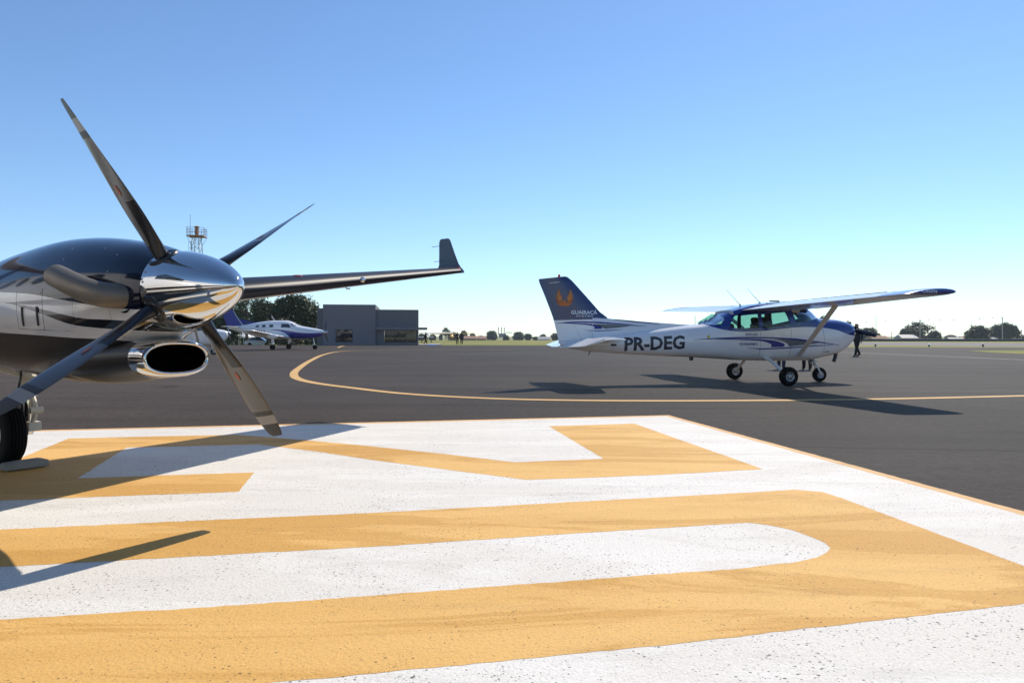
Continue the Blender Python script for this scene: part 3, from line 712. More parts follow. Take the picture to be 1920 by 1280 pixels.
        mb_ = MB(); mb_.lathe([(0, .03), (.04, .025), (.06, .001)], (-.83, sg * 5.2, WZ(sg * 5.1) + .03), (1, sg * .6, 0), 10, cap=True); mb_.build('navigation_light', M['steel'], tipo)
        # flap and aileron gaps
        mb_ = MB()
        for a_, b_ in ((.5, 2.58), (2.62, 4.7)):
            xa = lambda y: lerp(abs(y), [2.6, 5.02], [-.53 - 1.63 * .74, -.69 - 1.2 * .75])
            za = lambda y: WZ(y) - lerp(abs(y), [2.6, 5.02], [1.63, 1.2]) * .75 * math.sin(R(2.2)) + lerp(abs(y), [2.6, 5.02], [1.63, 1.2]) * .0585
            mb_.tube([(xa(y), sg * y, za(sg * y)) for y in (a_, (a_ + b_) / 2, b_)], .006, 5)
        mb_.build('flap_gap', M['metal_grey'], w_)
        mb_ = MB(); secs = []
        pa, pb = Vector((-.66, sg * .50, .665)), Vector((-1.10, sg * 2.55, WZ(sg * 2.5) - .06))
        for k in range(5):
            p = pa.lerp(pb, k / 4); secs.append([p + Vector((.075 * math.cos(a), 0, .028 * math.sin(a))) for a in [2 * math.pi * j / 14 for j in range(14)]])
        mb_.loft(secs); mb_.box(pb + Vector((.0, sg * .06, .0)), (.24, .22, .05), ry=R(2)); mb_.build('wing_strut', M['strut'], root)
        # main gear
        mb_ = MB(); mb_.tube(smooth_table([(-1.46, sg * .36, .62), (-1.45, sg * .62, .55), (-1.42, sg * .95, .37), (-1.40, sg * 1.16, .225)], 4), [.065] * 4 + [.055] * 4 + [.042] * 5, 12, flat=.55)
        mb_.build('gear_leg', M['strut'], root)
        mb_ = MB(); wc = (-1.40, sg * 1.26, .222)
        mb_.lathe([(-.075, .11), (-.078, .17), (-.065, .205), (-.03, .221), (.03, .221), (.065, .205), (.078, .17), (.075, .11)], wc, (0, 1, 0), 36); wh = mb_.build('main_wheel', M['rubber'], root, ang=50)
        mb_ = MB(); mb_.lathe([(-.07, .001), (-.07, .03), (-.05, .07), (-.072, .112), (.072, .112), (.05, .07), (.07, .03), (.07, .001)], wc, (0, 1, 0), 28); hub_ = mb_.build('wheel_hub', M['metal_grey'], wh)
        for q in range(6):
            a = q * math.pi / 3; mb_ = MB(); mb_.lathe([(0, .017), (.004, .0005)], (wc[0] + .06 * math.cos(a), wc[1] + sg * .060, wc[2] + .06 * math.sin(a)), (0, sg, 0), 8)
            mb_.build('hub_hole', M['ink'], wh)
        # horizontal tail: stabiliser with drooped elevator
        mb_ = MB(); wing(mb_, [(sg * .06, -5.08, 1.075, .86, .1, 0), (sg * 1.62, -5.42, 1.06, .56, .09, 0), (sg * 1.70, -5.48, 1.06, .44, .07, 0)], n=10); st_ = mb_.build('stabiliser', white, root, ang=45)
        mb_ = MB(); secs = []
        for y, xh, ch in ((.14, -5.945, .60), (.5, -5.95, .62), (1.62, -5.975, .50), (1.72, -5.93, .46)):
            dr = R(17); secs.append([Vector((xh - d * math.cos(dr), sg * y, 1.068 - d * math.sin(dr) + tz_)) for d, tz_ in ((0, .03), (ch * .5, .02), (ch, .004), (ch, -.004), (ch * .5, -.02), (0, -.03))])
        mb_.loft(secs); mb_.build('elevator', white, root, ang=30)
    # cabin roof fairing between the wings
    mb_ = MB(); secs = []
    for x, zt, hw in ((-.40, 1.87, .5), (-.60, 1.975, .56), (-.9, 2.0, .58), (-1.4, 1.965, .58), (-1.9, 1.895, .56), (-2.35, 1.775, .50)):
        secs.append([Vector((x, -hw, zt - .12)), Vector((x, -hw * .9, zt - .03)), Vector((x, -hw * .5, zt - .005)), Vector((x, 0, zt)), Vector((x, hw * .5, zt - .005)), Vector((x, hw * .9, zt - .03)), Vector((x, hw, zt - .12)), Vector((x, 0, zt - .13))])
    mb_.loft(secs); mb_.build('roof_fairing', blue if livery else white, root)
    # fin, dorsal fillet and rudder
    def fin_sec(z, le, te, th, k0, k1):
        out = []
        for a, b in airfoil(10, .11):
            out.append((a, b))
        pts = []
        for a, b in out:
            if k0 <= a <= k1: pts.append((a, b))
        return [Vector((-(le + (te - le) * a), (te - le) * (b - .02 * (1 - (2 * a - .8) ** 2)) * th, z)) for a, b in pts]
    lev = [(.97, 5.75, 6.51), (1.07, 5.62, 6.52), (1.3, 5.42, 6.575), (1.5, 5.27, 6.625), (1.60, 5.34, 6.655), (1.72, 5.51, 6.70), (2.1, 5.86, 6.85), (2.45, 6.19, 6.97), (2.535, 6.30, 6.99), (2.55, 6.36, 6.98)]
    hinge = lambda z: lerp(z, [1.0, 1.52, 2.5], [5.93, 6.185, 6.66])
    def plate(rng):
        secs = []
        for z, le, te in lev:
            h = hinge(z); a0, a1 = (le, h - .002) if rng == 0 else (h + .003, te); c = te - le
            th = lambda b: max(.006, .055 * (1 - z * .22) * math.sqrt(max(0, min(1, (b - le) / (.3 * c)))) * min(1, 1.15 * (te - b) / (.72 * c)))
            bs = [a0 + (a1 - a0) * i / 6 for i in range(7)]
            secs.append([Vector((-b, th(b), z - (b - le) * .10 * max(0, (z - 2.1) / .4))) for b in bs] + [Vector((-b, -th(b), z - (b - le) * .10 * max(0, (z - 2.1) / .4))) for b in reversed(bs)])
        m_ = MB(); m_.loft(secs); return m_
    def fin_paint():
        m = mat('fin_paint', (.8, .8, .8), .22, coat=.6); g = NG(m); s_ = g.n('ShaderNodeSeparateXYZ'); g.inp(s_.inputs[0], g.obj())
        lim = g.math('MULTIPLY_ADD', s_.outputs[0], .028, 1.70)
        g.inp(g.b.inputs['Base Color'], g.mix(g.math('GREATER_THAN', s_.outputs[2], lim), (.80, .80, .81), (.007, .020, .115)))
        return m
    fp = fin_paint() if livery else white
    fin = plate(0).build('tail_fin', fp, root); rud = plate(1).build('rudder', fp, root)
    mb_ = MB(); secs = []
    ftz = lambda b: lerp(b, [2.92, 3.42, 4.35, 5.2, 5.94], [1.455, 1.40, 1.285, 1.17, 1.08])
    for b, z in ((5.7, 1.60), (5.45, 1.585), (5.2, 1.555), (4.6, 1.505), (4.0, 1.465), (3.42, 1.43), (3.15, 1.415)):
        k = lerp(b, [3.1, 5.0, 5.7], [.012, .026, .04]); zb_ = ftz(b) - .08
        secs.append([Vector((-b, -k - .02, zb_)), Vector((-b, -k, z - .03)), Vector((-b, 0, z)), Vector((-b, k, z - .03)), Vector((-b, k + .02, zb_))])
    mb_.loft(secs); dors = mb_.build('dorsal_fin', white, root, ang=60)
    mb_ = MB(); mb_.lathe([(0, .03), (.05, .03), (.075, .02), (.085, .001)], (-6.50, 0, 2.515), (0, 0, 1), 14, cap=True); mb_.build('beacon', M['red_lens'], fin)
    mb_ = MB(); mb_.box((-6.62, 0, 2.40), (.24, .06, .012), ry=R(-7)); mb_.build('fin_tip_seam', M['decal_white'], fin)
    # nose: spinner, propeller, intake, nose gear, exhaust
    mb_ = MB(); mb_.lathe([(0, .115), (.04, .115), (.11, .09), (.16, .05), (.19, .001)], (1.05, 0, 1.33), (1, 0, .02), 24); mb_.build('spinner', blue if livery else white, root)
    for sg in (1, -1):
        mb_ = MB(); secs = []
        ang_ = PROP_ANG if livery else R(60); spn = Vector((0, math.sin(ang_) * sg, math.cos(ang_) * sg)); tn = Vector((0, math.cos(ang_) * sg, -math.sin(ang_) * sg))
        for r, c, th, beta in ((.06, .07, .8, 50), (.2, .09, .35, 45), (.4, .115, .16, 33), (.65, .11, .11, 24), (.85, .092, .09, 19), (.94, .07, .08, 17), (.955, .04, .08, 17)):
            b = R(beta); cd = tn * math.cos(b) + Vector((1, 0, 0)) * math.sin(b); nd = spn.cross(cd)
            secs.append([Vector((1.11, 0, 1.33)) + spn * r + cd * c * .5 * math.cos(a) + nd * c * .5 * th * math.sin(a) for a in [2 * math.pi * j / 14 for j in range(14)]])
        mb_.loft(secs); mb_.build('propeller_blade', M['blade_boot'], root, ang=60)
    for sg in (1, -1):
        mb_ = MB(); mb_.box((1.035, sg * .2, 1.33), (.07, .16, .12)); bevel(mb_.build('cooling_intake', M['dark_inside'], root, smooth=False), .02)
    mb_ = MB(); mb_.lathe([(-.06, .09), (-.062, .14), (-.05, .168), (-.02, .18), (.02, .18), (.05, .168), (.062, .14), (.06, .09)], (.23, 0, .18), (0, 1, 0), 32); nw = mb_.build('nose_wheel', M['rubber'], root, ang=50)
    mb_ = MB(); mb_.lathe([(-.06, .001), (-.06, .03), (-.045, .06), (-.058, .092), (.058, .092), (.045, .06), (.06, .03), (.06, .001)], (.23, 0, .18), (0, 1, 0), 24); mb_.build('wheel_hub', M['metal_grey'], nw)
    mb_ = MB()
    for sg in (1, -1): mb_.tube([(.22, sg * .085, .18), (.17, sg * .085, .30), (.13, sg * .03, .42)], .02, 8)
    mb_.tube([(.14, 0, .40), (.05, 0, .66)], .034, 12); mb_.build('nose_fork', M['strut'], root)
    mb_ = MB(); mb_.tube([(.13, .0, .42), (-.02, 0, .46), (.07, 0, .56)], .02, 8); mb_.tube([(.02, .07, .5), (-.1, .07, .58)], .016, 8); mb_.lathe([(0, .05), (.03, .05)], (.1, -.02, .5), (0, 1, 0), 10, cap=True); mb_.build('shimmy_damper', M['metal_grey'], root)
    mb_ = MB(); mb_.tube([(.55, -.2, .72), (.53, -.2, .62), (.49, -.2, .51)], .045, 12); mb_.build('exhaust_pipe', M['ink'], root)
    # antennas and small fittings
    for x, z0, x1, z1 in ((-1.91, 1.90, -2.28, 2.285), (-1.39, 1.96, -1.74, 2.33)):
        mb_ = MB(); mb_.tube([(x, 0, z0), (x - .03, 0, z0 + .04), (x1, 0, z1)], [.03, .008, .004], 8); mb_.build('whip_antenna', M['metal_grey'], root)
    mb_ = MB(); mb_.tube([(-3.10, 0, 1.42), (-3.10, 0, 1.64)], .007, 6); mb_.build('whip_antenna', M['ink'], root)
    mb_ = MB(); mb_.tube([(-5.75, 0, .82), (-5.78, 0, .70)], [.03, .018], 8); mb_.build('tail_tie_down', M['metal_grey'], root)
    mb_ = MB(); mb_.box((-3.2, 0, .60), (.1, .02, .09)); mb_.build('belly_antenna', M['ink'], root)
    mb_ = MB(); mb_.box((-1.0, 0, 2.015), (.25, .05, .03)); mb_.build('roof_vent', M['ink'], root)
    if livery:
        B = [bvh_o]
        def D(nm, pts, m, side=-1, body_=B, off=.004): return project(nm, poly_bm(pts), body_, side, m, root, off)
        for side in (-1, 1):
            D('side_stripe', band_pts([(-3.33, 1.062), (-2.8, 1.09), (-2.3, 1.108), (-1.8, 1.112), (-1.34, 1.106), (-.71, 1.074), (-.07, .993), (.47, .923)], [.004, .03, .036, .03, .03, .03, .03, .008]), M['decal_blue'], side)
            D('side_stripe', smooth_table([(-2.9, 1.075), (-2.3, 1.083), (-1.7, 1.073), (-1.34, 1.041), (-1.12, .985), (-1.05, .935), (-1.09, .889)], 4) + smooth_table([(-1.40, .879), (-1.375, .925), (-1.46, .975), (-1.7, 1.030), (-2.3, 1.058)], 4), M['decal_blue'], side)
            D('side_swoosh', smooth_table([(-1.52, 1.082), (-1.1, 1.072), (-.71, 1.045), (-.12, .968)], 3) + smooth_table([(-.47, .938), (-.93, .899)], 2) + smooth_table([(-.95, .94), (-1.03, .99), (-1.2, 1.04), (-1.4, 1.07)], 3), M['grey_air'], side)
            D('side_stripe', band_pts([(-2.02, .871), (-1.7, .840), (-1.34, .847), (-.71, .879), (-.21, .914), (.29, .928)], [.004, .028, .03, .03, .026, .006]), M['decal_blue'], side)
            D('door_seam', band_pts([(-.89, .62), (-.885, .8), (-.88, 1.1), (-.875, 1.3)], 0) if False else [(-.895, .62), (-.885, .62), (-.875, 1.3), (-.885, 1.3)], M['metal_grey'], side, off=.003)
            D('door_seam', [(-1.69, .62), (-1.68, .62), (-1.68, 1.3), (-1.69, 1.3)], M['metal_grey'], side, off=.003)
            D('cowl_seam', [(.02, .60), (.03, .60), (.03, 1.1), (-.03, 1.42), (-.04, 1.42), (.02, 1.1)], M['metal_grey'], side, off=.003)
            D('placard', [(-2.99, 1.10), (-2.93, 1.10), (-2.93, 1.165), (-2.99, 1.165)], M['yellow_dec'], side)
            D('step_slot', [(.20, .765), (.06, .755), (.06, .77), (.20, .78)], M['ink'], side)
            D('vent_slot', [(-5.30, .915), (-5.16, .915), (-5.16, .965), (-5.30, .965)], M['ink'], side)
            xl, xr = (-4.97, -3.53) if side < 0 else (-3.53, -4.97)
            project('registration', text_bm('PR-DEG', xl, .808, xr, .300, .0, .034, .048 * (1 if side < 0 else -1)), B, side, M['reg_grey'], root)
            a_, b_ = (-2.06, -1.75) if side < 0 else (-1.75, -2.06)
            project('lettering', text_bm('INSTRUÇÃO', a_, 1.155, b_, .062, 0, .02), B, side, M['decal_blue'], root, maxlen=.2)
            a_, b_ = (-2.22, -1.75) if side < 0 else (-1.75, -2.22)
            project('lettering', text_bm('VOO PANORÂMICO', a_, .925, b_, .062, 0, .02), B, side, M['decal_blue'], root, maxlen=.2)
            FB = [fin, rud, dors]
            a_, b_ = (-6.22, -5.58) if side < 0 else (-5.58, -6.22)
            project('lettering', text_bm('GUAIRACÁ', a_, 1.665, b_, .085, 0, .02), FB, side, M['decal_white'], fin, maxlen=.2)
            a_, b_ = (-6.10, -5.69) if side < 0 else (-5.69, -6.10)
            project('lettering', text_bm('AVIATION', a_, 1.60, b_, .042, 0, .012, 0, 1.35), FB, side, M['decal_white'], fin, maxlen=.2)
            D('fin_stripe', band_pts([(-6.58, 1.447), (-6.3, 1.468), (-5.96, 1.480), (-5.5, 1.470), (-5.17, 1.446), (-4.8, 1.415), (-4.37, 1.377)], [.004, .028, .034, .028, .028, .024, .004]), M['decal_blue'], side, FB)
            D('fin_stripe', smooth_table([(-6.45, 1.452), (-6.1, 1.452), (-5.75, 1.436), (-5.54, 1.40), (-5.46, 1.36), (-5.49, 1.318)], 3) + smooth_table([(-5.66, 1.314), (-5.64, 1.35), (-5.72, 1.39), (-5.95, 1.42)], 3), M['decal_blue'], side, FB)
            D('fin_swoosh', [(-5.72, 1.428), (-5.2, 1.425), (-4.75, 1.393), (-5.1, 1.345), (-5.38, 1.32), (-5.36, 1.365), (-5.5, 1.41)], M['grey_air'], side, FB)
            D('fin_stripe', band_pts([(-5.9, 1.285), (-5.6, 1.272), (-5.3, 1.282), (-4.95, 1.31)], [.004, .02, .02, .004]), M['decal_blue'], side, FB)
            D('dorsal_stripe', band_pts([(-5.15, 1.545), (-4.7, 1.50), (-4.3, 1.465), (-4.0, 1.43)], [.012, .03, .022, .004]), M['decal_blue'], side, FB)
            # winged-bird emblem: two raised wings of feathers, a body and a head
            ex_, ez = -6.375, 1.86
            for hand in (-1, 1):
                feathers = [(.015, .02, .185, .10, 'emblem_orange', .00), (.045, .06, .215, .20, 'emblem_red', .001), (.075, .10, .20, .285, 'emblem_orange', .002), (.075, .145, .155, .36, 'emblem_gold', .003), (.07, .19, .125, .40, 'emblem_orange', .004)]
                for (x0, z0, x1, z1, cm, o_) in feathers:
                    base = Vector((x0, z0)); tip = Vector((x1, z1)); d_ = tip - base; n_ = Vector((d_.y, -d_.x)).normalized()
                    w_ = .036; pts = []
                    for k in range(9):
                        q = k / 8; bow = math.sin(math.pi * q) * .03
                        pts.append(base + d_ * q + n_ * (bow + w_ * (1 - q) ** .6))
                    for k in range(8, -1, -1):
                        q = k / 8; bow = math.sin(math.pi * q) * .03
                        pts.append(base + d_ * q + n_ * (bow - w_ * .7 * (1 - q) ** .6))
                    D('emblem_feather', [(ex_ + hand * p.x, ez + p.y) for p in pts], M[cm], side, FB, .004 + o_)
            body_pts = [(-.13, .10), (-.10, .04), (-.05, .0), (0, -.015), (.05, 0), (.10, .04), (.13, .10), (.09, .075), (.05, .06), (.03, .07), (.022, .105), (.03, .125), (.01, .14), (-.02, .135), (-.028, .11), (-.03, .07), (-.05, .06), (-.09, .075)]
            D('emblem_body', [(ex_ + p[0], ez + p[1]) for p in body_pts], M['emblem_orange'], side, FB, .009)
        # maker's lettering on the starboard wing tip
        tp = [o for o in root.children if o.name.startswith('wing_tip')]
        tb = text_bm('Cessna', -1.46, WZ(-5.1) - .02, -1.17, .07, 0, .012)
        project('lettering', tb, tp, -1, M['decal_white'], root, maxlen=.3)
    bpy.data.objects.remove(bvh_o)
    return root
PROP_ANG = R(-101)
TR = make_trainer('trainer_aircraft')
TR.location = (7.512, 17.154, 0); TR.rotation_euler = (0, 0, .172)
tag(TR, 'white and blue high-wing trainer aircraft marked PR-DEG parked on the apron', 'aircraft')

# ------------------------------------------------------------------ second trainer, almost hidden behind the foreground spinner
T2 = make_trainer('trainer_aircraft', livery=False)
T2.location = (-18.6, 42.0, 0); T2.rotation_euler = (0, 0, R(30))
tag(T2, 'plain white high-wing aircraft partly hidden behind the polished spinner and air inlet', 'aircraft')

# ------------------------------------------------------------------ low-wing single parked by the tents
def make_single():
    root = empty('low_wing_aircraft')
    ft = [(0.02, 1.60, 1.36, .16), (-.1, 1.66, 1.22, .30), (-.5, 1.76, 1.02, .42), (-1.3, 1.90, .90, .54), (-2.0, 2.03, .88, .60), (-2.35, 2.16, .88, .62), (-2.75, 2.38, .88, .63), (-3.3, 2.48, .88, .63), (-4.6, 2.46, .92, .62), (-5.6, 2.33, 1.06, .52), (-6.8, 2.12, 1.36, .32), (-8.0, 1.98, 1.70, .10), (-8.25, 1.95, 1.78, .04)]
    m = mat('single_paint', (.8, .8, .8), .22, coat=.6); g = NG(m); s_ = g.n('ShaderNodeSeparateXYZ'); g.inp(s_.inputs[0], g.obj()); b_ = g.math('MULTIPLY', s_.outputs[0], -1.0)
    bd = g.curve(b_, [(-.3, 1.46), (.5, 1.42), (1.6, 1.42), (2.6, 1.56), (3.4, 1.68), (4.2, 1.72), (4.7, 1.70)], .6, 2.2)
    lo = g.curve(b_, [(-.3, .5), (2.4, .7), (3.0, 1.30), (3.6, 1.58), (4.2, 1.66), (4.7, 1.70)], .4, 2.2)
    msk = g.math('MULTIPLY', g.math('MULTIPLY', g.math('LESS_THAN', s_.outputs[2], bd), g.math('GREATER_THAN', s_.outputs[2], lo)), g.math('LESS_THAN', b_, 4.7))
    g.inp(g.b.inputs['Base Color'], g.mix(msk, (.8, .8, .81), (.018, .026, .23)))
    mb_ = MB(); mb_.loft([section(r[0], r[1], r[2], r[3], 2.4, 32) for r in smooth_table(ft, 3)]); fus = mb_.build('fuselage', m, root)
    for side in (-1, 1):
        for nm, p in (('cockpit_window', [(-2.62, 1.86), (-2.85, 2.18), (-3.45, 2.20), (-3.5, 1.88)]), ('cabin_window', [(-4.15, 1.90), (-4.15, 2.13), (-4.5, 2.13), (-4.5, 1.90)]), ('cabin_window', [(-4.82, 1.90), (-4.82, 2.12), (-5.15, 2.10), (-5.15, 1.90)]), ('cabin_window', [(-5.42, 1.90), (-5.42, 2.08), (-5.72, 2.05), (-5.72, 1.90)]), ('windshield', [(-2.2, 2.02), (-2.62, 2.33), (-2.72, 2.14), (-2.45, 1.98)])):
            project(nm, poly_bm(p), [fus], side, M['dark_glass'], root, .005, .15)
        a_, b2 = (-6.30, -4.75) if side < 0 else (-4.75, -6.30)
        project('registration', text_bm('PR-DLL', a_, 1.36, b2, .32, 0, .03), [fus], side, M['decal_blue'], root, .006, .12)
        project('side_stripe', poly_bm(band_pts([(-7.2, 1.78), (-6, 1.79), (-4.8, 1.82), (-3.6, 1.80)], [.01, .03, .03, .01])), [fus], side, M['decal_blue'], root, .005, .2)
        sg = side
        mb_ = MB(); wing(mb_, [(sg * .3, -2.75, 1.0, 1.9, .15, R(2)), (sg * 1.6, -3.0, 1.10, 1.55, .15, R(2)), (sg * 6.3, -3.35, 1.55, .95, .13, R(1)), (sg * 6.5, -3.5, 1.57, .65, .1, R(1))], n=12); mb_.build('wing', M['white_air'], root, ang=45)
        mb_ = MB(); wing(mb_, [(sg * .05, -7.1, 1.9, 1.0, .1, 0), (sg * 2.1, -7.4, 1.95, .62, .1, 0)], n=8); mb_.build('stabiliser', M['white_air'], root)
        mb_ = MB(); mb_.tube([(-3.75, sg * 1.85, 1.08), (-3.72, sg * 1.87, .3)], [.06, .045], 10); mb_.box((-3.66, sg * 1.98, .80), (.22, .03, .5)); mb_.build('gear_leg', M['white_air'], root)
        mb_ = MB(); mb_.lathe([(-.08, .1), (-.075, .2), (-.03, .23), (.03, .23), (.075, .2), (.08, .1)], (-3.72, sg * 1.87, .23), (0, 1, 0), 24, cap=True); mb_.build('main_wheel', M['rubber'], root)
    mb_ = MB(); mb_.loft([[Vector((-(le + (te - le) * a), (te - le) * b * .8, z)) for a, b in airfoil(8, .1)] for z, le, te in ((1.75, 6.9, 8.35), (2.1, 6.7, 8.45), (2.5, 7.2, 8.6), (3.42, 7.95, 8.9))]); fn = mb_.build('tail_fin', M['decal_blue'], root)
    mb_ = MB(); mb_.loft([[Vector((-b, -.03, z - .2)), Vector((-b, 0, z)), Vector((-b, .03, z - .2))] for b, z in ((5.3, 2.40), (6.3, 2.36), (7.2, 2.62))]); mb_.build('dorsal_fin', M['decal_blue'], root)
    project('fin_stripe', poly_bm([(-6.95, 2.05), (-7.05, 2.05), (-7.65, 2.9), (-7.9, 3.38), (-7.82, 3.38), (-7.5, 2.8)]), [fn], -1, M['metal_grey'], fn, .006, .3)
    mb_ = MB(); mb_.lathe([(0, .16), (.1, .15), (.25, .09), (.36, .001)], (.02, 0, 1.48), (1, 0, 0), 20); mb_.build('spinner', M['chrome'], root)
    for k in range(3):
        a = R(20 + 120 * k); up = Vector((0, math.sin(a), math.cos(a))); mb_ = MB(); tn = Vector((.9, math.cos(a) * .43, -math.sin(a) * .43))
        mb_.loft([[Vector((.12, 0, 1.48)) + up * r + tn * c * math.cos(q) + up.cross(tn) * c * .15 * math.sin(q) for q in [2 * math.pi * j / 10 for j in range(10)]] for r, c in ((.1, .05), (.4, .09), (.8, .085), (1.0, .05))]); mb_.build('propeller_blade', M['blade'], root)
    mb_ = MB(); mb_.tube([(-.9, 0, .95), (-.78, 0, .3)], .045, 10); mb_.build('nose_gear_leg', M['white_air'], root)
    mb_ = MB(); mb_.lathe([(-.06, .1), (-.06, .17), (-.02, .2), (.02, .2), (.06, .17), (.06, .1)], (-.76, 0, .2), (0, 1, 0), 24, cap=True); mb_.build('nose_wheel', M['rubber'], root)
    mb_ = MB(); mb_.tube([(-4.25, 0, 2.45), (-4.55, 0, 2.95)], [.03, .008], 6); mb_.build('whip_antenna', M['white_air'], root)
    mb_ = MB(); mb_.lathe([(0, .05), (.2, .17), (.55, .19), (.8, .12), (.9, .01)], (-3.5, -3.6, 1.12), (1, 0, 0), 18); mb_.build('radar_pod', M['white_air'], root)
    return root
SG = make_single()
pn = A(607, 622, 58.5); SG.location = (pn.x, pn.y, 0); SG.rotation_euler = (0, 0, R(-2))
tag(SG, 'white and blue low-wing single-engine aircraft parked before the dark trees and tents', 'aircraft')

# ------------------------------------------------------------------ terminal building
def wallmat(name, c, var=.06): return mat(name, c, .75, var=(.5, var), bump=(40, .1, .01))
M['render_grey'] = wallmat('grey_render', (.185, .178, .190), .12); M['render_dark'] = wallmat('dark_grey_render', (.150, .146, .158), .12); M['concrete'] = wallmat('pale_concrete', (.45, .43, .40))
TB = empty('terminal_building', (A(696, 647, 86.0).x, 86.0, 0), R(8.5))
tag(TB, 'plain dark grey flat-roofed terminal building with two windows at the apron edge', 'building')
bx = TB.location.x
X = lambda u, y=86.0: (u - 960) / FPX * y - bx
Z = lambda v, y=86.0: HCAM + (V0 - v) / FPX * y
def slab_open(mb_, x0, x1, z0, z1, y0, th, holes):
    """front wall with real openings: holes (x0,x1,z0,z1) sorted in x, no overlap"""
    cx_ = x0
    for hx0, hx1, hz0, hz1 in holes:
        mb_.box(((cx_ + hx0) / 2, y0 + th / 2, (z0 + z1) / 2), (hx0 - cx_, th, z1 - z0))
        if hz0 > z0 + .01: mb_.box(((hx0 + hx1) / 2, y0 + th / 2, (z0 + hz0) / 2), (hx1 - hx0, th, hz0 - z0))
        mb_.box(((hx0 + hx1) / 2, y0 + th / 2, (hz1 + z1) / 2), (hx1 - hx0, th, z1 - hz1)); cx_ = hx1
    mb_.box(((cx_ + x1) / 2, y0 + th / 2, (z0 + z1) / 2), (x1 - cx_, th, z1 - z0))
def ring(mb_, x0, x1, z0, z1, y0, dep, th):
    mb_.box((x0 + th / 2, y0 + dep / 2, (z0 + z1) / 2), (th, dep, z1 - z0)); mb_.box((x1 - th / 2, y0 + dep / 2, (z0 + z1) / 2), (th, dep, z1 - z0))
    mb_.box(((x0 + x1) / 2, y0 + dep / 2, z0 + th / 2), (x1 - x0 - 2 * th, dep, th)); mb_.box(((x0 + x1) / 2, y0 + dep / 2, z1 - th / 2), (x1 - x0 - 2 * th, dep, th))
D_ = 12.0
w1 = (X(631), X(662), Z(641.5), Z(617.5))
mb = MB(); slab_open(mb, X(608), X(704), -.1, Z(571), 0, .25, [w1]); mb.box((X(608) + .125, D_ / 2 + .126, Z(571) / 2 - .05), (.25, D_ - .25, Z(571) + .1)); mb.box((X(704) - .125, D_ / 2 + .126, Z(571) / 2 - .05), (.25, D_ - .25, Z(571) + .1)); mb.box(((X(608) + X(704)) / 2, D_ / 2 + .2, Z(571) - .5), (X(704) - X(608) - .5, D_ - .4, .2)); mb.box(((X(608) + X(704)) / 2, D_ + .13, Z(571) / 2), (X(704) - X(608) - .5, .2, Z(571)))
mb.build('main_block', M['render_grey'], TB, smooth=False)
def dark_window(x0, x1, z0, z1, mull=()):
    mb_ = MB(); ring(mb_, x0, x1, z0, z1, .06, .08, .06); fr = mb_.build('window_frame', M['ink'], TB, smooth=False)
    edges = [x0 + .06] + list(mull) + [x1 - .06]
    for a, b in zip(edges[:-1], edges[1:]):
        mb_ = MB(); mb_.box(((a + b) / 2, .11, (z0 + z1) / 2), (b - a - .03, .012, z1 - z0 - .12)); mb_.build('pane', M['pane_glass'], fr, smooth=False)
    for q in mull:
        mb_ = MB(); mb_.box((q, .10, (z0 + z1) / 2), (.05, .08, z1 - z0 - .12)); mb_.build('mullion', M['ink'], fr, smooth=False)
dark_window(*w1)
w2 = (X(719), X(781), Z(642), Z(618.5)); off = .35
mb = MB(); slab_open(mb, X(704) + .01, X(784), -.1, Z(580), .30, .25, [w2]); mb.box((X(784) - .125, D_ / 2 + .43, Z(580) / 2 - .05), (.25, D_ - .25, Z(580) + .1)); mb.box(((X(704) + X(784)) / 2, D_ / 2 + .5, Z(580) - .5), (X(784) - X(704) - .5, D_ - .4, .2)); mb.build('side_block', M['render_dark'], TB, smooth=False)
mb = MB(); ring(mb, *w2, .36, .08, .06); fr = mb.build('window_frame', M['ink'], TB, smooth=False)
for a, b in ((w2[0] + .06, X(738)), (X(738), X(759)), (X(759), w2[1] - .06)):
    mb = MB(); mb.box(((a + b) / 2, .41, (w2[2] + w2[3]) / 2), (b - a - .03, .012, w2[3] - w2[2] - .12)); mb.build('pane', M['pane_glass'], fr, smooth=False)
    mb = MB(); mb.box((b, .40, (w2[2] + w2[3]) / 2), (.05, .08, w2[3] - w2[2] - .12)); mb.build('mullion', M['ink'], fr, smooth=False)
mb = MB(); mb.box(((X(704) + X(800)) / 2, -.25, Z(616)), (X(800) - X(704), 1.1, .30)); mb.build('entrance_canopy', M['render_grey'], TB, smooth=False)
mb = MB(); mb.box((X(602), 2.5, Z(578) / 2), (X(608) - X(597), 4.0, Z(578))); mb.build('rear_block', M['render_dark'], TB, smooth=False)
mb = MB(); mb.box((X(806), 3.0, .03), (3.0, 6.0, .10)); mb.build('paving', M['concrete'], TB, smooth=False)

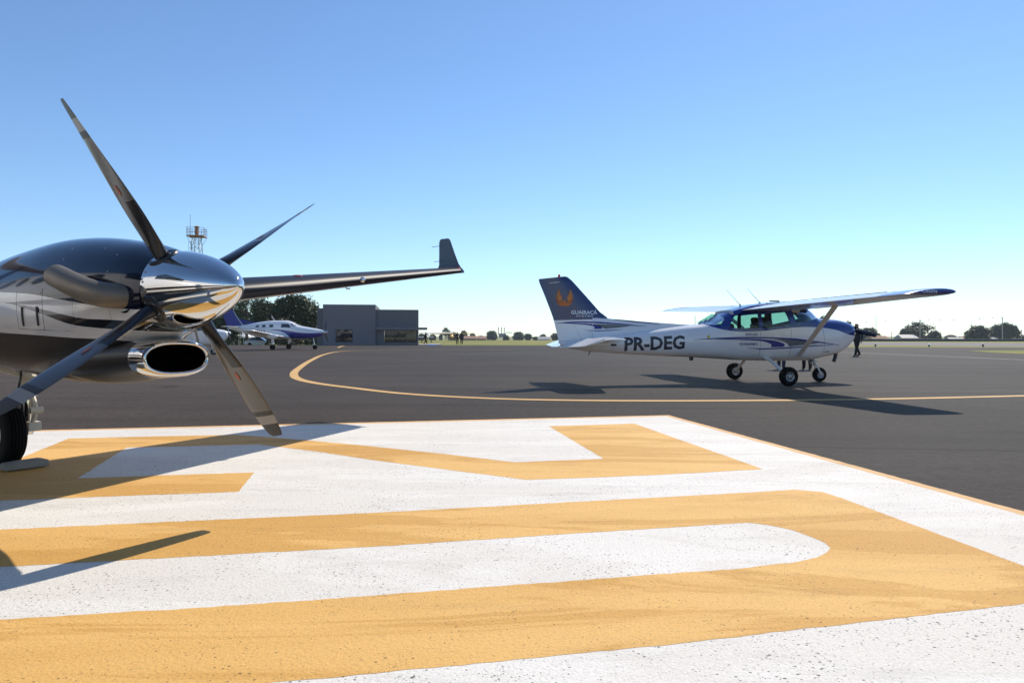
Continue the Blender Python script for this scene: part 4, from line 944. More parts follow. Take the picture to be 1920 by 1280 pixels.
# ------------------------------------------------------------------ trees
LEAF = [leaf_mat('leaf_dark', (.022, .040, .011), (.046, .070, .018)), leaf_mat('leaf_mid', (.032, .052, .014), (.062, .085, .022)), leaf_mat('leaf_olive', (.05, .06, .02), (.09, .095, .035))]
M['bark'] = mat('bark', (.085, .065, .048), .9, var=(3, .3), bump=(12, .6, .05))
def make_tree(name, h, w, crown0, seed, lm, nclump=40, leaves=70, leaf=.28, gap=0.0, flat=1.0, trunk_r=None):
    rr = random.Random(seed); root = empty(name); tr = trunk_r or h * .028
    mb_ = MB(); lean = [(rr.uniform(-.03, .03) * h * k, rr.uniform(-.03, .03) * h * k, h * .72 * k) for k in (0, .3, .6, 1)]
    lean[0] = (0, 0, -.15); mb_.tube(smooth_table(lean, 3), [tr * (1.25 - i * .1) for i in range(10)], 9)
    mb_.build('trunk', M['bark'], root)
    lv, lf = [], []
    zc, rz, rxy = h * (crown0 + 1) / 2, h * (1 - crown0) / 2, w / 2
    for c in range(nclump):
        while True:
            p = Vector((rr.uniform(-1, 1), rr.uniform(-1, 1), rr.uniform(-1, 1)))
            if .25 < p.length < 1: break
        if rr.random() < .75: p = p.normalized() * rr.uniform(.68, 1.0)
        wob = 1 + .22 * math.sin(3.1 * math.atan2(p.y, p.x) + seed) * math.cos(2.3 * p.z + seed)
        cp_ = Vector((p.x * rxy * .76 * wob, p.y * rxy * .76 * wob, zc + p.z * rz * .76 * (flat if p.z < 0 else 1)))
        cr = rr.uniform(.24, .42) * min(w, h) * .5
        if c < 14:
            base = Vector(lean[2 if p.z > -.2 else 1]); mb2 = MB(); mid = base.lerp(cp_, .5) + Vector((0, 0, -.04 * h))
            mb2.tube([base, mid, cp_], [tr * .5, tr * .3, tr * .1], 6); mb2.build('limb', M['bark'], root)
        for k in range(leaves):
            d = Vector((rr.gauss(0, 1), rr.gauss(0, 1), rr.gauss(0, .8))).normalized() * cr * rr.uniform(.35, 1.08)
            q = cp_ + d; s_ = leaf * rr.uniform(.6, 1.3)
            nrm = (d.normalized() + Vector((rr.uniform(-.8, .8), rr.uniform(-.8, .8), rr.uniform(-.3, .9)))).normalized()
            a = nrm.orthogonal().normalized(); b = nrm.cross(a); an = rr.uniform(0, 6.28); a, b = a * math.cos(an) + b * math.sin(an), b * math.cos(an) - a * math.sin(an)
            i0 = len(lv); lv += [q - a * s_, q - b * s_ * .5, q + a * s_, q + b * s_ * .5]; lf.append((i0, i0 + 1, i0 + 2, i0 + 3))
    me = bpy.data.meshes.new('crown'); me.from_pydata(lv, [], lf); o = link_mesh('crown', me, lm, root, smooth=False)
    return root
def place(t, u, y, s=1.0, rz=0.0, z=None, label='', cat='tree', group=None, sz=None):
    x = (u - 960) / FPX * y; t.location = (x, y, terrain(x, y) if z is None else z); t.rotation_euler = (0, 0, rz); t.scale = (s, s, sz or s)
    tag(t, label, cat, group); return t
# dark trees behind the low-wing single
place(make_tree('broadleaf_tree', 8.4, 7.6, .12, 11, LEAF[0], 90, 120, .24), 556, 104, label='big dark round tree beside the grey terminal building', group='dark trees behind the tents')
place(make_tree('broadleaf_tree', 7.6, 6.6, .15, 12, LEAF[1], 70, 110, .22), 502, 106, label='mid green tree behind the low-wing aircraft cabin', group='dark trees behind the tents')
place(make_tree('broadleaf_tree', 4.2, 6.5, .05, 13, LEAF[2], 50, 90, .2), 523, 98, z=-.2, label='low olive bush right above the low-wing aircraft roof', group='dark trees behind the tents')
place(make_tree('slender_tree', 8.6, 6.0, .30, 14, LEAF[1], 30, 80, .2), 462, 112, label='sparse tree with sky gaps behind the blue tail fin', group='dark trees behind the tents')
place(make_tree('broadleaf_tree', 8.0, 7.0, .12, 15, LEAF[0], 60, 100, .25), 425, 116, label='dark tree left of the blue tail fin, under the wing', group='dark trees behind the tents')
place(make_tree('broadleaf_tree', 6.0, 9.0, .05, 16, LEAF[0], 60, 90, .26), 380, 122, label='dark tree mostly behind the polished spinner', group='dark trees behind the tents')
place(make_tree('round_shrub', 3.4, 2.6, .05, 17, LEAF[0], 40, 60, .14), 434, 96, label='dark shrub standing under the low-wing aircraft tail', cat='shrub')
for u, y, hgt, w_, lab in ((470, 150, 3.2, 18, 'long dark hedge behind the white tents'), (380, 150, 3.2, 18, 'dark hedge left of the tents, behind the air inlet'), (555, 128, 3.0, 13, 'dark hedge between low-wing aircraft nose and terminal')):
    h_ = make_tree('hedge', hgt, w_, .0, int(u), LEAF[0], 110, 70, .22, flat=1.0); place(h_, u, y, label=lab, cat='hedge')
# far tree line
protos = [make_tree('far_tree', 9, 11, .08, 31, LEAF[0], 52, 90, .42), make_tree('far_tree', 9, 8, .12, 32, LEAF[1], 42, 90, .4), make_tree('far_tree', 9, 12, .05, 33, LEAF[0], 60, 90, .45), make_tree('far_tree', 9, 7, .25, 34, LEAF[1], 26, 60, .30)]
used = set()
def far(k, u, vtop, y, wpx, label, group='trees along the far edge of the airfield', leafy=None):
    t = protos[k] if k not in used else copy_tree(protos[k]); used.add(k)
    hgt = HCAM + (V0 - vtop) / FPX * y - terrain((u - 960) / FPX * y, y); wid = wpx / FPX * y
    w0 = (11, 8, 12, 7)[k]
    x = (u - 960) / FPX * y; t.location = (x, y, terrain(x, y)); t.scale = (wid / w0, wid / w0, hgt / 9); t.rotation_euler = (0, 0, rnd.uniform(0, 6))
    tag(t, label, 'tree', group)
far(0, 791, 624, 508, 17, 'rounded far tree touching the terminal canopy'); far(2, 811, 626, 525, 17, 'low rounded far tree above the white light aircraft wing'); far(1, 827, 625, 508, 10, 'small far tree left of the tall one')
far(3, 836, 613, 490, 18, 'tall open-crowned far tree above the yellow wing'); far(0, 848, 621, 481, 22, 'broad far tree behind the tall open one'); far(2, 869, 618.5, 499, 20, 'domed far tree behind the two walking men')
far(1, 886, 623, 525, 13, 'pale far tree right of the walking men'); far(0, 901, 628, 560, 14, 'low far tree above the red roofs'); far(2, 922, 619, 525, 26, 'wide domed far tree left of the factory chimneys')
far(0, 949, 627, 472, 14, 'small dark far tree in front of the factory'); far(2, 972, 621, 525, 26, 'wide domed far tree right of the factory'); far(0, 990, 624, 516, 18, 'lower far tree joined to the wide domed one'); far(1, 1008, 630, 525, 22, 'low far scrub right of the domed trees')
far(1, 1018, 625, 665, 14, 'pale distant tree beyond the long shed'); far(0, 1043, 623, 490, 24, 'dark far tree just left of the trainer tail')
far(0, 1545, 590, 399, 34, 'far tree above the trainer engine cowling'); far(1, 1588, 600, 399, 24, 'far tree just left of the walking man')
far(2, 1628, 613, 388, 44, 'grey-green tree behind the trainer propeller'); far(1, 1645, 623, 420, 16, 'small tree right of the trainer propeller')
far(0, 1708, 612, 357, 46, 'dark broad tree behind the solar-roofed house'); far(3, 1722, 602, 361, 54, 'feathery light crown above the dark broad tree'); far(2, 1752, 619, 353, 28, 'dark tree at the right end of the house'); far(1, 1782, 626, 378, 24, 'low pale trees between the two houses')
far(2, 1832, 608.5, 336, 56, 'large rounded dark tree near the right edge'); far(0, 1873, 606, 361, 40, 'brownish tree behind the large rounded one'); far(1, 1890, 602, 346, 36, 'tall dark tree beside the power pole'); far(0, 1916, 626, 399, 24, 'dark tree at the right edge of the picture'); far(2, 1908, 634, 315, 22, 'low rounded bush at the right edge'); far(0, 1690, 633, 336, 26, 'sunlit low shrub left of the solar-roofed house'); far(2, 1820, 634, 315, 18, 'low shrubs under the large rounded tree')

# ------------------------------------------------------------------ houses, shade strip under the trees, factory
M['tile'] = mat('roof_tile', (.36, .20, .13), .85, var=(1.5, .2)); M['tile_grey'] = mat('roof_sheet_grey', (.30, .30, .31), .6, var=(.6, .15)); M['wall_cream'] = wallmat('cream_wall', (.45, .40, .33)); M['dark_mottle'] = wallmat('dark_mottled', (.09, .085, .085), .25); M['wall_white'] = wallmat('white_wall', (.62, .61, .58))
def house(u0, u1, vtop, y, wm, rm, label, ridge=1.2, name='house', rz=0.0, group=None):
    x0, x1 = [(u - 960) / FPX * y for u in (u0, u1)]; z1 = HCAM + (V0 - vtop) / FPX * y; zg = terrain(x0, y); r_ = empty(name, ((x0 + x1) / 2, y, zg), rz); w_ = x1 - x0; H = z1 - zg; wh = max(1.6, H - ridge * (1.5 if H > 3.6 else 1))
    mb_ = MB(); mb_.box((0, 3.5, wh / 2 - .1), (w_ * .94, 7, wh + .2)); wl2 = mb_.build('wall', wm, r_, smooth=False)
    mb_ = MB(); e = .12; hw_ = w_ / 2
    mb_.add([(-hw_, -.5, wh), (hw_, -.5, wh), (hw_ * .96, 3.5, H), (-hw_ * .96, 3.5, H), (-hw_, 7.5, wh), (hw_, 7.5, wh), (-hw_, -.5, wh - e), (hw_, -.5, wh - e), (hw_, 7.5, wh - e), (-hw_, 7.5, wh - e)],
            [(0, 1, 2, 3), (3, 2, 5, 4), (0, 3, 4), (1, 5, 2), (6, 9, 8, 7), (0, 6, 7, 1), (1, 7, 8, 5), (5, 8, 9, 4), (4, 9, 6, 0)]); mb_.build('roof', rm, r_, smooth=False)
    n = max(1, int(w_ / 3.2))
    for k in range(n):
        xx_ = -w_ * .47 + (k + .5) * w_ * .94 / n; mb_ = MB(); mb_.box((xx_, -.02, wh * .55), (.9, .06, .8)); wn_ = mb_.build('window', M['dark_glass'], r_, smooth=False)
    return tag(r_, label, 'house', group)
house(1635, 1660, 628.5, 363, M['wall_cream'], M['tile'], 'low cream house with orange tiled roof right of the walking man')
house(1656, 1668, 629.5, 385, M['wall_white'], M['tile'], 'small white house with tiled roof beside the cream one')
house(1690, 1722, 627, 348, M['wall_cream'], M['tile_grey'], 'house with pale grey roof in front of the dark broad tree')
house(1722, 1748, 629, 352, M['wall_cream'], M['tile'], 'house with faded tiled roof beside the grey-roofed one')
house(1783, 1812, 632, 341, M['wall_cream'], M['tile_grey'], 'long low shed with bright metal roof left of the rounded tree')
house(1806, 1824, 630, 374, M['wall_cream'], M['tile'], 'house with brown tiled roof behind the long low shed')
house(1850, 1878, 632, 352, M['wall_cream'], M['tile_grey'], 'grey-roofed house under the brownish tree')
house(868, 893, 629.5, 450, M['dark_mottle'], M['tile'], 'distant house with long red roof right of the walking men')
house(893, 912, 630, 456, M['dark_mottle'], M['tile'], 'distant house with brighter red roof beside the long one')
house(1008, 1032, 631, 510, M['wall_white'], M['tile_grey'], 'long pale shed far behind the trainer tail')
house(572, 596, 603, 135, M['wall_white'], M['tile_grey'], 'small white house between the big dark tree and the terminal', ridge=.8)
for a, b, y, zt, lab in ((1560, 1700, 153.5, .42, 'dark strip standing in for shaded tree bases behind the runway, left part'), (1700, 1990, 152.5, .45, 'dark strip standing in for shaded tree bases behind the runway, right part')):
    xa, xb = (a - 960) / FPX * y, (b - 960) / FPX * y
    root = empty('tree_base_shade', ((xa + xb) / 2, y, 0)); L_ = xb - xa  # dark strip stands in for shadow and low growth under the far trees
    mb = MB(); mb.box((0, 0, zt / 2 - .1), (L_, .2, zt + .2)); mb.build('shade_panel', M['dark_mottle'], root, smooth=False)
    mb = MB(); mb.box((0, 0, zt + .04), (L_, .3, .08)); mb.build('shade_strip_cap', M['concrete'], root, smooth=False); tag(root, lab, 'wall')
fy = 600; fac = empty('factory', ((942 - 960) / FPX * fy, fy, 0)); tag(fac, 'far hazy factory with three thin chimneys and a conveyor arm', 'factory')
XF = lambda u: (u - 942) / FPX * fy
ZF = lambda v: HCAM + (V0 - v) / FPX * fy
M['factory'] = mat('factory_grey', (.22, .22, .25), .8)
mb = MB(); mb.box((0, 0, ZF(625) / 2), (XF(949) - XF(935), 8, ZF(625))); mb.build('block', M['factory'], fac, smooth=False)
for u, v in ((934.5, 614), (940.5, 614.5), (945.5, 615)):
    mb = MB(); mb.tube([(XF(u), 0, ZF(626)), (XF(u), 0, ZF(v))], [.35, .3], 10); mb.lathe([(0, .5), (.9, .5)], (XF(u), 0, ZF(v + 1.5)), (0, 0, 1), 10, cap=True); mb.build('chimney', M['factory'], fac)
mb = MB(); mb.box((XF(954), 0, ZF(623.3)), (XF(960) - XF(948), 3, .6)); mb.build('conveyor', M['factory'], fac, smooth=False)

# ------------------------------------------------------------------ beacon tower
ty = 118; tw = empty('beacon_tower', (A(369, 600, ty).x, ty, terrain(A(369, 600, ty).x, ty))); tag(tw, 'steel lattice beacon tower with railed platform and orange lamp', 'tower')
M['tower'] = mat('galvanised_steel', (.34, .33, .32), .5, .5, var=(2, .2)); M['rust'] = mat('rusty_orange', (.34, .17, .08), .75, var=(3, .4))
tz0 = -tw.location.z; pz = HCAM + (V0 - 444) / FPX * ty + tz0
lw = lambda z: .55 + (pz - z) * .05
legs = [(-1, -1), (1, -1), (1, 1), (-1, 1)]
for sx_, sy_ in legs:
    mb = MB(); mb.tube([(sx_ * lw(0), sy_ * lw(0), 0), (sx_ * lw(pz), sy_ * lw(pz), pz)], .06, 6); mb.build('leg', M['tower'], tw)
nb = 10
for i in range(nb):
    za_, zb_ = pz * i / nb, pz * (i + 1) / nb
    for k in range(4):
        a, b = legs[k], legs[(k + 1) % 4]; mb = MB()
        mb.tube([(a[0] * lw(za_), a[1] * lw(za_), za_), (b[0] * lw(zb_), b[1] * lw(zb_), zb_)], .03, 5); mb.tube([(b[0] * lw(za_), b[1] * lw(za_), za_), (a[0] * lw(zb_), a[1] * lw(zb_), zb_)], .03, 5)
        mb.tube([(a[0] * lw(zb_), a[1] * lw(zb_), zb_), (b[0] * lw(zb_), b[1] * lw(zb_), zb_)], .03, 5); mb.build('lattice_brace', M['tower'], tw)
mb = MB(); mb.box((0, 0, pz + .05), (2.75, 2.75, .12), rz=R(12)); plat = mb.build('platform', M['rust'], tw, smooth=False)
Mr = Matrix.Rotation(R(12), 3, 'Z'); cs = [Mr @ Vector((x_ * 1.35, y_ * 1.35, pz + .1)) for x_, y_ in legs]
for k in range(4):
    a, b = cs[k], cs[(k + 1) % 4]
    for i in range(3):
        p = a.lerp(b, i / 3); mb = MB(); mb.tube([p, p + Vector((0, 0, 1.35))], .035, 6); mb.build('rail_post', M['tower'], tw)
    for hz in (.5, .95, 1.35):
        mb = MB(); mb.tube([a + Vector((0, 0, hz)), b + Vector((0, 0, hz))], .03, 6); mb.build('rail', M['tower'], tw)
    mb = MB(); e_ = legs[k]; mb.tube([cs[k] - Vector((0, 0, .1)), (e_[0] * lw(pz - 1.5), e_[1] * lw(pz - 1.5), pz - 1.5)], .035, 6); mb.build('platform_brace', M['tower'], tw)
mb = MB(); mb.box((0, 0, pz + .95), (.55, .5, .8)); mb.lathe([(1.4, .2), (1.55, .42), (1.75, .42), (1.9, .1)], (0, 0, pz), (0, 0, 1), 12, cap=True); mb.box((0, 0, pz + .35), (.5, .3, .5)); mb.build('beacon_lamp', M['rust'], tw, smooth=False)
mb = MB(); mb.tube([(-.9, -.5, pz + .1), (-.9, -.5, pz + 2.6), (-.9, -.5, pz + 3.6)], [.05, .035, .025], 6); mb.lathe([(0, .07), (.18, .07)], (-.9, -.5, pz + 3.5), (0, 0, 1), 8, cap=True); mb.build('mast', M['tower'], tw)
for k in range(6):
    mb = MB(); mb.tube([(-1.25 - .0, -.3, pz - .9 - k * 1.1), (-.55, -.3, pz - .9 - k * 1.1)], .03, 5); mb.build('ladder_rung', M['tower'], tw)
for xx_ in (-1.25, -.9):
    mb = MB(); mb.tube([(xx_, -.3, 0), (xx_, -.3, pz - .8)], .03, 5); mb.build('ladder_rail', M['tower'], tw)

# ------------------------------------------------------------------ tents, car
M['canvas'] = mat('white_canvas', (.78, .78, .78), .7)
def tent(u0, u1, vpk, vev, y, label):
    x0, x1 = [(u - 960) / FPX * y for u in (u0, u1)]; xc = (x0 + x1) / 2; zg = terrain(xc, y); hw_ = (x1 - x0) / 2
    ze, zp = HCAM + (V0 - vev) / FPX * y - zg, HCAM + (V0 - vpk) / FPX * y - zg
    r_ = empty('gazebo_tent', (xc, y, zg)); mb_ = MB(); secs = []
    for k in range(7):
        q = k / 6; s_ = hw_ * ((1 - q) ** 1.25 * .98 + .02); z_ = ze + (zp - ze) * q; secs.append([Vector((-s_, -s_, z_)), Vector((s_, -s_, z_)), Vector((s_, s_, z_)), Vector((-s_, s_, z_))])
    mb_.loft(secs, False, True); mb_.loft([[Vector((a * hw_, b * hw_, ze - .22)) for a, b in legs], [Vector((a * hw_, b * hw_, ze)) for a, b in legs]], False, False); mb_.build('canopy', M['canvas'], r_, smooth=False)
    for a, b in legs:
        mb_ = MB(); mb_.tube([(a * hw_ * .97, b * hw_ * .97, -.05), (a * hw_ * .97, b * hw_ * .97, ze)], .04, 6); mb_.build('pole', M['canvas'], r_)
    return tag(r_, label, 'tent', 'white gazebo tents')
tent(389, 403, 626.5, 633.5, 138, 'small white peaked tent right beside the air inlet')
tent(417, 430, 624, 630, 140, 'white tent roof just right of the lower propeller blade')
tent(444, 473, 624, 631, 136, 'wide white tent under the tail of the low-wing aircraft')
tent(452, 476, 595.5, 606, 132, 'tall white peaked tent rising behind the dorsal fin of the low-wing aircraft')
def car(u, v, y, c, label):
    p = A(u, v, y); zg = terrain(p.x, y); r_ = empty('parked_car', (p.x, y, zg), R(4)); cm = mat('car_paint', c, .25, coat=.8)
    mb_ = MB(); mb_.loft([[Vector((x_, -w_, z0)), Vector((x_, -w_, z1 * .85)), Vector((x_, -w_ * .9, z1)), Vector((x_, w_ * .9, z1)), Vector((x_, w_, z1 * .85)), Vector((x_, w_, z0))] for x_, z0, z1, w_ in ((-2.1, .4, .75, .7), (-1.95, .25, .92, .84), (-.9, .22, .98, .86), (.9, .22, .95, .86), (1.8, .25, .82, .82), (2.1, .38, .62, .68))]); mb_.build('body', cm, r_, ang=30)
    mb_ = MB(); mb_.loft([[Vector((x_, -w_, .9)), Vector((x_, -w_ * .8, z1)), Vector((x_, w_ * .8, z1)), Vector((x_, w_, .9))] for x_, z1, w_ in ((-1.6, .93, .78), (-1.0, 1.42, .76), (.2, 1.45, .76), (1.0, .95, .78))]); mb_.build('cabin', M['dark_glass'], r_, ang=30)
    mb_ = MB(); mb_.box((-.4, 0, 1.44), (1.3, 1.2, .05)); mb_.build('roof', cm, r_)
    for a in (-1.3, 1.3):
        for b in (-.8, .8):
            mb_ = MB(); mb_.lathe([(-.1, .2), (-.1, .31), (.1, .31), (.1, .2)], (a, b, .31), (0, 1, 0), 18, cap=True); mb_.build('wheel', M['rubber'], r_)
    return tag(r_, label, 'car')
car(487, 645, 108, (.5, .51, .52), 'silver car parked behind the low-wing aircraft main wheels')

# ------------------------------------------------------------------ light aircraft on the grass
def ultralight(u, y, span, col, rz, label):
    p = A(u, 640, y); r_ = empty('light_aircraft', (p.x, y, terrain(p.x, y)), rz); cm = mat('light_aircraft_paint', col, .4)
    mb_ = MB(); wing(mb_, [(-span / 2, 0, 1.72, 1.1, .1, 0), (-span / 2 + .2, .1, 1.70, 1.3, .12, 0), (0, .1, 1.66, 1.3, .12, 0), (span / 2 - .2, .1, 1.70, 1.3, .12, 0), (span / 2, 0, 1.72, 1.1, .1, 0)], n=8); mb_.build('wing', cm, r_)
    mb_ = MB(); mb_.loft([section(x_, zt, zb, hw_, 2.4, 16) for x_, zt, zb, hw_ in ((1.4, 1.15, .9, .15), (1.1, 1.3, .6, .36), (.3, 1.62, .5, .42), (-.9, 1.6, .55, .40), (-2.0, 1.2, .75, .2), (-4.3, 1.0, .88, .06))]); mb_.build('fuselage', cm, r_)
    mb_ = MB(); mb_.loft([[Vector((-(le + (te - le) * a), (te - le) * b * .6, z)) for a, b in airfoil(6, .1)] for z, le, te in ((.9, 3.6, 4.6), (1.9, 4.1, 4.7))]); mb_.build('tail_fin', cm, r_)
    mb_ = MB(); wing(mb_, [(-1.3, -3.9, 1.0, .6, .08, 0), (1.3, -3.9, 1.0, .6, .08, 0)], n=6); mb_.build('stabiliser', cm, r_)
    for a, b in ((-.1, .85), (-.1, -.85), (1.15, 0)):
        mb_ = MB(); mb_.tube([(a, b * .3, .62), (a, b, .2)], .035, 6); mb_.build('gear_leg', M['metal_grey'], r_)
        mb_ = MB(); mb_.lathe([(-.06, .1), (-.06, .2), (.06, .2), (.06, .1)], (a, b, .2), (0, 1, 0), 14, cap=True); mb_.build('wheel', M['rubber'], r_)
    return tag(r_, label, 'aircraft')
ultralight(800, 120, 9.2, (.78, .78, .78), R(95), 'tiny white high-wing light aircraft on the grass beside the terminal')
ultralight(847, 160, 10.4, (.62, .36, .05), R(-88), 'tiny yellow-winged light aircraft on the grass behind the walking men')
mb = MB(); pp = [G(801, 647.4), G(816, 647.6), G(817, 646.3), G(803, 646.2)]; mb.loft([[Vector((p.x, p.y, .0)) for p in pp], [Vector((p.x, p.y, .10)) for p in pp]]); tag(mb.build('tarpaulin', mat('blue_tarpaulin', (.18, .34, .68), .5), smooth=False), 'small pale blue tarpaulin lying on the ground right of the terminal', 'tarpaulin')

# ------------------------------------------------------------------ runway markers, power poles and lines
def marker(u, v, top, label):
    p = G(u, v); r_ = empty('runway_marker', (p.x, p.y, -.02)); mb_ = MB(); mb_.tube([(0, 0, 0), (0, 0, .2)], [.09, .07], 10); mb_.build('post', M['ink'], r_)
    mb_ = MB(); mb_.lathe([(0, .09), (.06, .10), (.13, .07), (.16, .01)], (0, 0, .2), (0, 0, 1), 12, cap=True); mb_.build('lamp_cap', M['white_air'] if top else M['ink'], r_)
    tag(r_, label, 'marker', 'runway edge markers')
marker(1641.5, 649.6, 0, 'dark runway marker right of the walking man'); marker(1742, 649.6, 1, 'runway marker with white cap, middle of three'); marker(1843, 650, 0, 'dark runway marker below the rounded tree')
def pole(u, vtop, y, label, arm=True):
    p = A(u, 640, y); zg = terrain(p.x, y); H = HCAM + (V0 - vtop) / FPX * y - zg; r_ = empty('power_pole', (p.x, y, zg)); mb_ = MB(); mb_.tube([(0, 0, -.2), (0, 0, H)], [.2, .13], 8); mb_.build('post', M['concrete'] if arm else M['tower'], r_)
    if arm:
        mb_ = MB(); mb_.box((0, 0, H - .5), (1.8, .12, .12), rz=R(30)); mb_.build('cross_arm', M['bark'], r_, smooth=False)
    tag(r_, label, 'pole'); return Vector((p.x, y, H + zg))
def polepos(u, vtop, y, *a): p = A(u, vtop, y); return Vector((p.x, y, p.z))
tops = [polepos(1500, 601, 306, 'power pole hidden behind the trainer cowling'), pole(1672, 622.5, 323, 'short power pole with cross arm right of the tiled house'), pole(1725, 598.5, 272, 'thin power pole rising through the feathery tree'), pole(1879.5, 594, 255, 'tall power pole right of the rounded tree'), pole(1915, 618, 255, 'short pole at the right edge of the picture'), polepos(2080, 588, 238, 'power pole beyond the right edge')]
pole(1642.5, 593, 408, 'tall thin radio mast above the tiled house', False)
M['cable'] = mat('cable', (.10, .10, .11), .6)
def wire(a, b, sag, label, balls=0):
    P = [a.lerp(b, k / 16) - Vector((0, 0, sag * 4 * (k / 16) * (1 - k / 16))) for k in range(17)]
    r_ = empty('power_line', a); mb_ = MB(); mb_.tube([p - a for p in P], .018, 5); mb_.build('cable', M['cable'], r_)
    for k in range(balls):
        q = (k + .7) / (balls + .4); p = a.lerp(b, q) - Vector((0, 0, sag * 4 * q * (1 - q))) - a; mb_ = MB(); mb_.lathe([(-.22, .01), (-.15, .15), (0, .22), (.15, .15), (.22, .01)], p, (0, 0, 1), 10); mb_.build('warning_ball', M['metal_grey'], r_)
    tag(r_, label, 'power line')
wire(tops[0], tops[2], .8, 'power line with warning balls left of the feathery tree', 6); wire(tops[2], tops[3], .6, 'power line with warning balls over the houses', 6); wire(tops[3], tops[5], .5, 'power line leaving the picture on the right', 2)
wire(tops[2] - Vector((0, 0, 4.0)), tops[3] - Vector((0, 0, 3.6)), .5, 'lower power line over the houses'); wire(tops[0] - Vector((0, 0, 3.2)), tops[2] - Vector((0, 0, 4.0)), .6, 'lower power line left of the feathery tree')

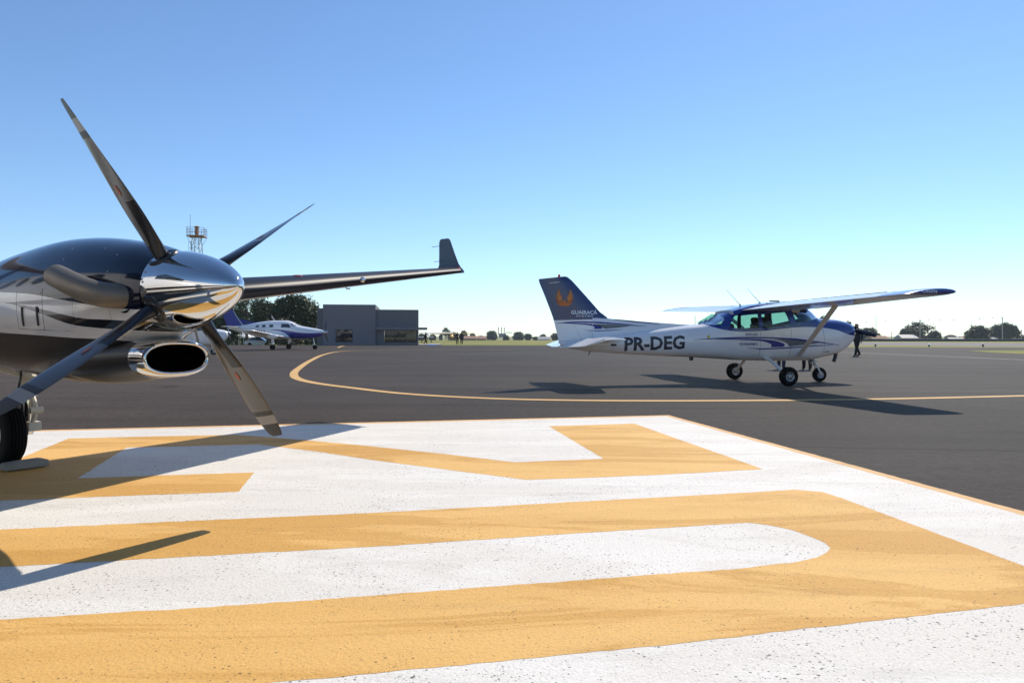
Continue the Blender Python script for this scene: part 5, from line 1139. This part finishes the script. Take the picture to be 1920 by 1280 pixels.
# ------------------------------------------------------------------ people
SKIN = mat('skin', (.30, .17, .11), .6); HAIR = mat('hair', (.02, .015, .012), .7)
def person(loc, face, top, legs_c, label, stride=.25, arm=.1, arms=None, h=1.76):
    k = h / 1.76; J = {}; E_ = []
    def j(n, x, y, z, r, r2=None): J[n] = (Vector((x, y, z)) * k, r * k, (r2 or r) * k)
    j('pelvis', 0, 0, .95, .17, .135); j('waist', 0, 0, 1.10, .175, .13); j('chest', .01, 0, 1.30, .20, .145); j('collar', .0, 0, 1.45, .13, .10); j('neck', .01, 0, 1.51, .058); j('head0', .03, 0, 1.58, .072, .085); j('head', .025, 0, 1.665, .092, .108); j('crown', .01, 0, 1.735, .068, .08); j('nose', .115, 0, 1.615, .018)
    for s_, nm in ((1, 'l'), (-1, 'r')):
        st = stride * s_
        j(nm + 'hip', 0, s_ * .09, .87, .115, .12); j(nm + 'knee', st * .42 + .03, s_ * .10, .49, .082); j(nm + 'ankle', st - (.06 if st < 0 else 0), s_ * .10, .09 + (.05 if st < -.1 else 0), .062); j(nm + 'toe', st + .14, s_ * .115, .04, .042)
        am = -arm * s_
        j(nm + 'sh', 0, s_ * .20, 1.41, .082); j(nm + 'el', am * .5 - .02, s_ * .265, 1.13, .064); j(nm + 'wr', am + .05, s_ * .25, .88, .046); j(nm + 'hand', am + .07, s_ * .245, .80, .045); j(nm + 'finger', am + .085, s_ * .235, .72, .022); j(nm + 'thumb', am + .115, s_ * .225, .80, .016)
    if arms:
        for nm in ('l', 'r'):
            s_ = 1 if nm == 'l' else -1; j(nm + 'el', .06, s_ * .25, 1.15, .046); j(nm + 'wr', .26, s_ * .12, 1.18, .033); j(nm + 'hand', .31, s_ * .06, 1.2, .034)
    E_ = [('pelvis', 'waist'), ('waist', 'chest'), ('chest', 'collar'), ('collar', 'neck'), ('neck', 'head0'), ('head0', 'head'), ('head', 'crown'), ('head0', 'nose')]
    for nm in ('l', 'r'): E_ += [('pelvis', nm + 'hip'), (nm + 'hip', nm + 'knee'), (nm + 'knee', nm + 'ankle'), (nm + 'ankle', nm + 'toe'), ('collar', nm + 'sh'), (nm + 'sh', nm + 'el'), (nm + 'el', nm + 'wr'), (nm + 'wr', nm + 'hand'), (nm + 'hand', nm + 'finger'), (nm + 'hand', nm + 'thumb')]
    names = list(J); me = bpy.data.meshes.new('body'); me.from_pydata([J[n][0] for n in names], [(names.index(a), names.index(b)) for a, b in E_], [])
    o = bpy.data.objects.new('tmp', me); COL.objects.link(o); sk = o.modifiers.new('skin', 'SKIN')
    if not me.skin_vertices:
        bm = bmesh.new(); bm.from_mesh(me); bm.verts.layers.skin.verify(); bm.to_mesh(me); bm.free()
    for i, n in enumerate(names):
        me.skin_vertices[0].data[i].radius = (J[n][1], J[n][2]); me.skin_vertices[0].data[i].use_root = (n == 'pelvis')
    sb = o.modifiers.new('sub', 'SUBSURF'); sb.levels = 2; sb.render_levels = 2
    dg = bpy.context.evaluated_depsgraph_get(); m2 = bpy.data.meshes.new_from_object(o.evaluated_get(dg)); bpy.data.objects.remove(o)
    zmin = min(v.co.z for v in m2.vertices)
    for m_ in (top, legs_c, SKIN, HAIR, M['ink']): m2.materials.append(m_)
    for p in m2.polygons:
        c = p.center / k; p.use_smooth = True
        p.material_index = 4 if c.z < .085 else 1 if c.z < .93 and abs(c.y) < .21 else 0
        if c.z > 1.50: p.material_index = 3 if (c.z > 1.69 or c.x < -.01) else 2
        if abs(c.y) > .15 and c.z < .85 and c.z > .7 and not arms and abs(c.y) > .195: p.material_index = 2
    o = bpy.data.objects.new('person', m2); COL.objects.link(o); o.location = (loc[0], loc[1], loc[2] - zmin); o.rotation_euler = (0, 0, face); tag(o, label, 'person'); return o
DK = mat('dark_jacket', (.012, .013, .018), .8); DK2 = mat('charcoal_shirt', (.022, .022, .028), .8); NV = mat('navy_trousers', (.018, .024, .05), .8); BL = mat('black_trousers', (.011, .011, .013), .8)
def at(u, y): return ((u - 960) / FPX * y, y, terrain((u - 960) / FPX * y, y))
person(at(857.5, 97), R(95), DK, BL, 'left one of the two walking men, in black jacket and black trousers', .16, .12)
person(at(865.5, 97), R(92), DK2, NV, 'right one of the two walking men, in dark shirt and navy trousers', .06, .1, h=1.78)
person(at(798, 92), R(20), DK, BL, 'tiny dark-clothed person beside the white light aircraft', .22, .2, h=1.7)
person(at(1607, 38.0), R(195), DK2, BL, 'man in dark clothes walking beyond the trainer propeller', .20, .12, h=1.88)
person(at(1465, 23.6), R(60), DK2, NV, 'person behind the trainer cabin, only jeans and shoes showing below', .10, .1, h=1.62)
person(at(1513, 23.4), R(80), DK, BL, 'person behind the trainer nose, only dark trousers showing below', .03, .1, h=1.60)

# ------------------------------------------------------------------ thin haze over the airfield
mb = MB(); mb.box((100, 640, 13), (2600, 1500, 38)); hz = mb.build('haze', [], smooth=False); hz.data.materials.clear()
hm = bpy.data.materials.new('haze'); hm.use_nodes = True; nt = hm.node_tree; nt.nodes.remove(nt.nodes['Principled BSDF'])
pv = nt.nodes.new('ShaderNodeVolumePrincipled'); pv.inputs['Color'].default_value = (.80, .90, 1.0, 1); pv.inputs['Density'].default_value = .00018; pv.inputs['Anisotropy'].default_value = .2
nt.links.new(pv.outputs['Volume'], nt.nodes['Material Output'].inputs['Volume']); hz.data.materials.append(hm)
tag(hz, 'thin pale blue haze over the airfield', kind='stuff')
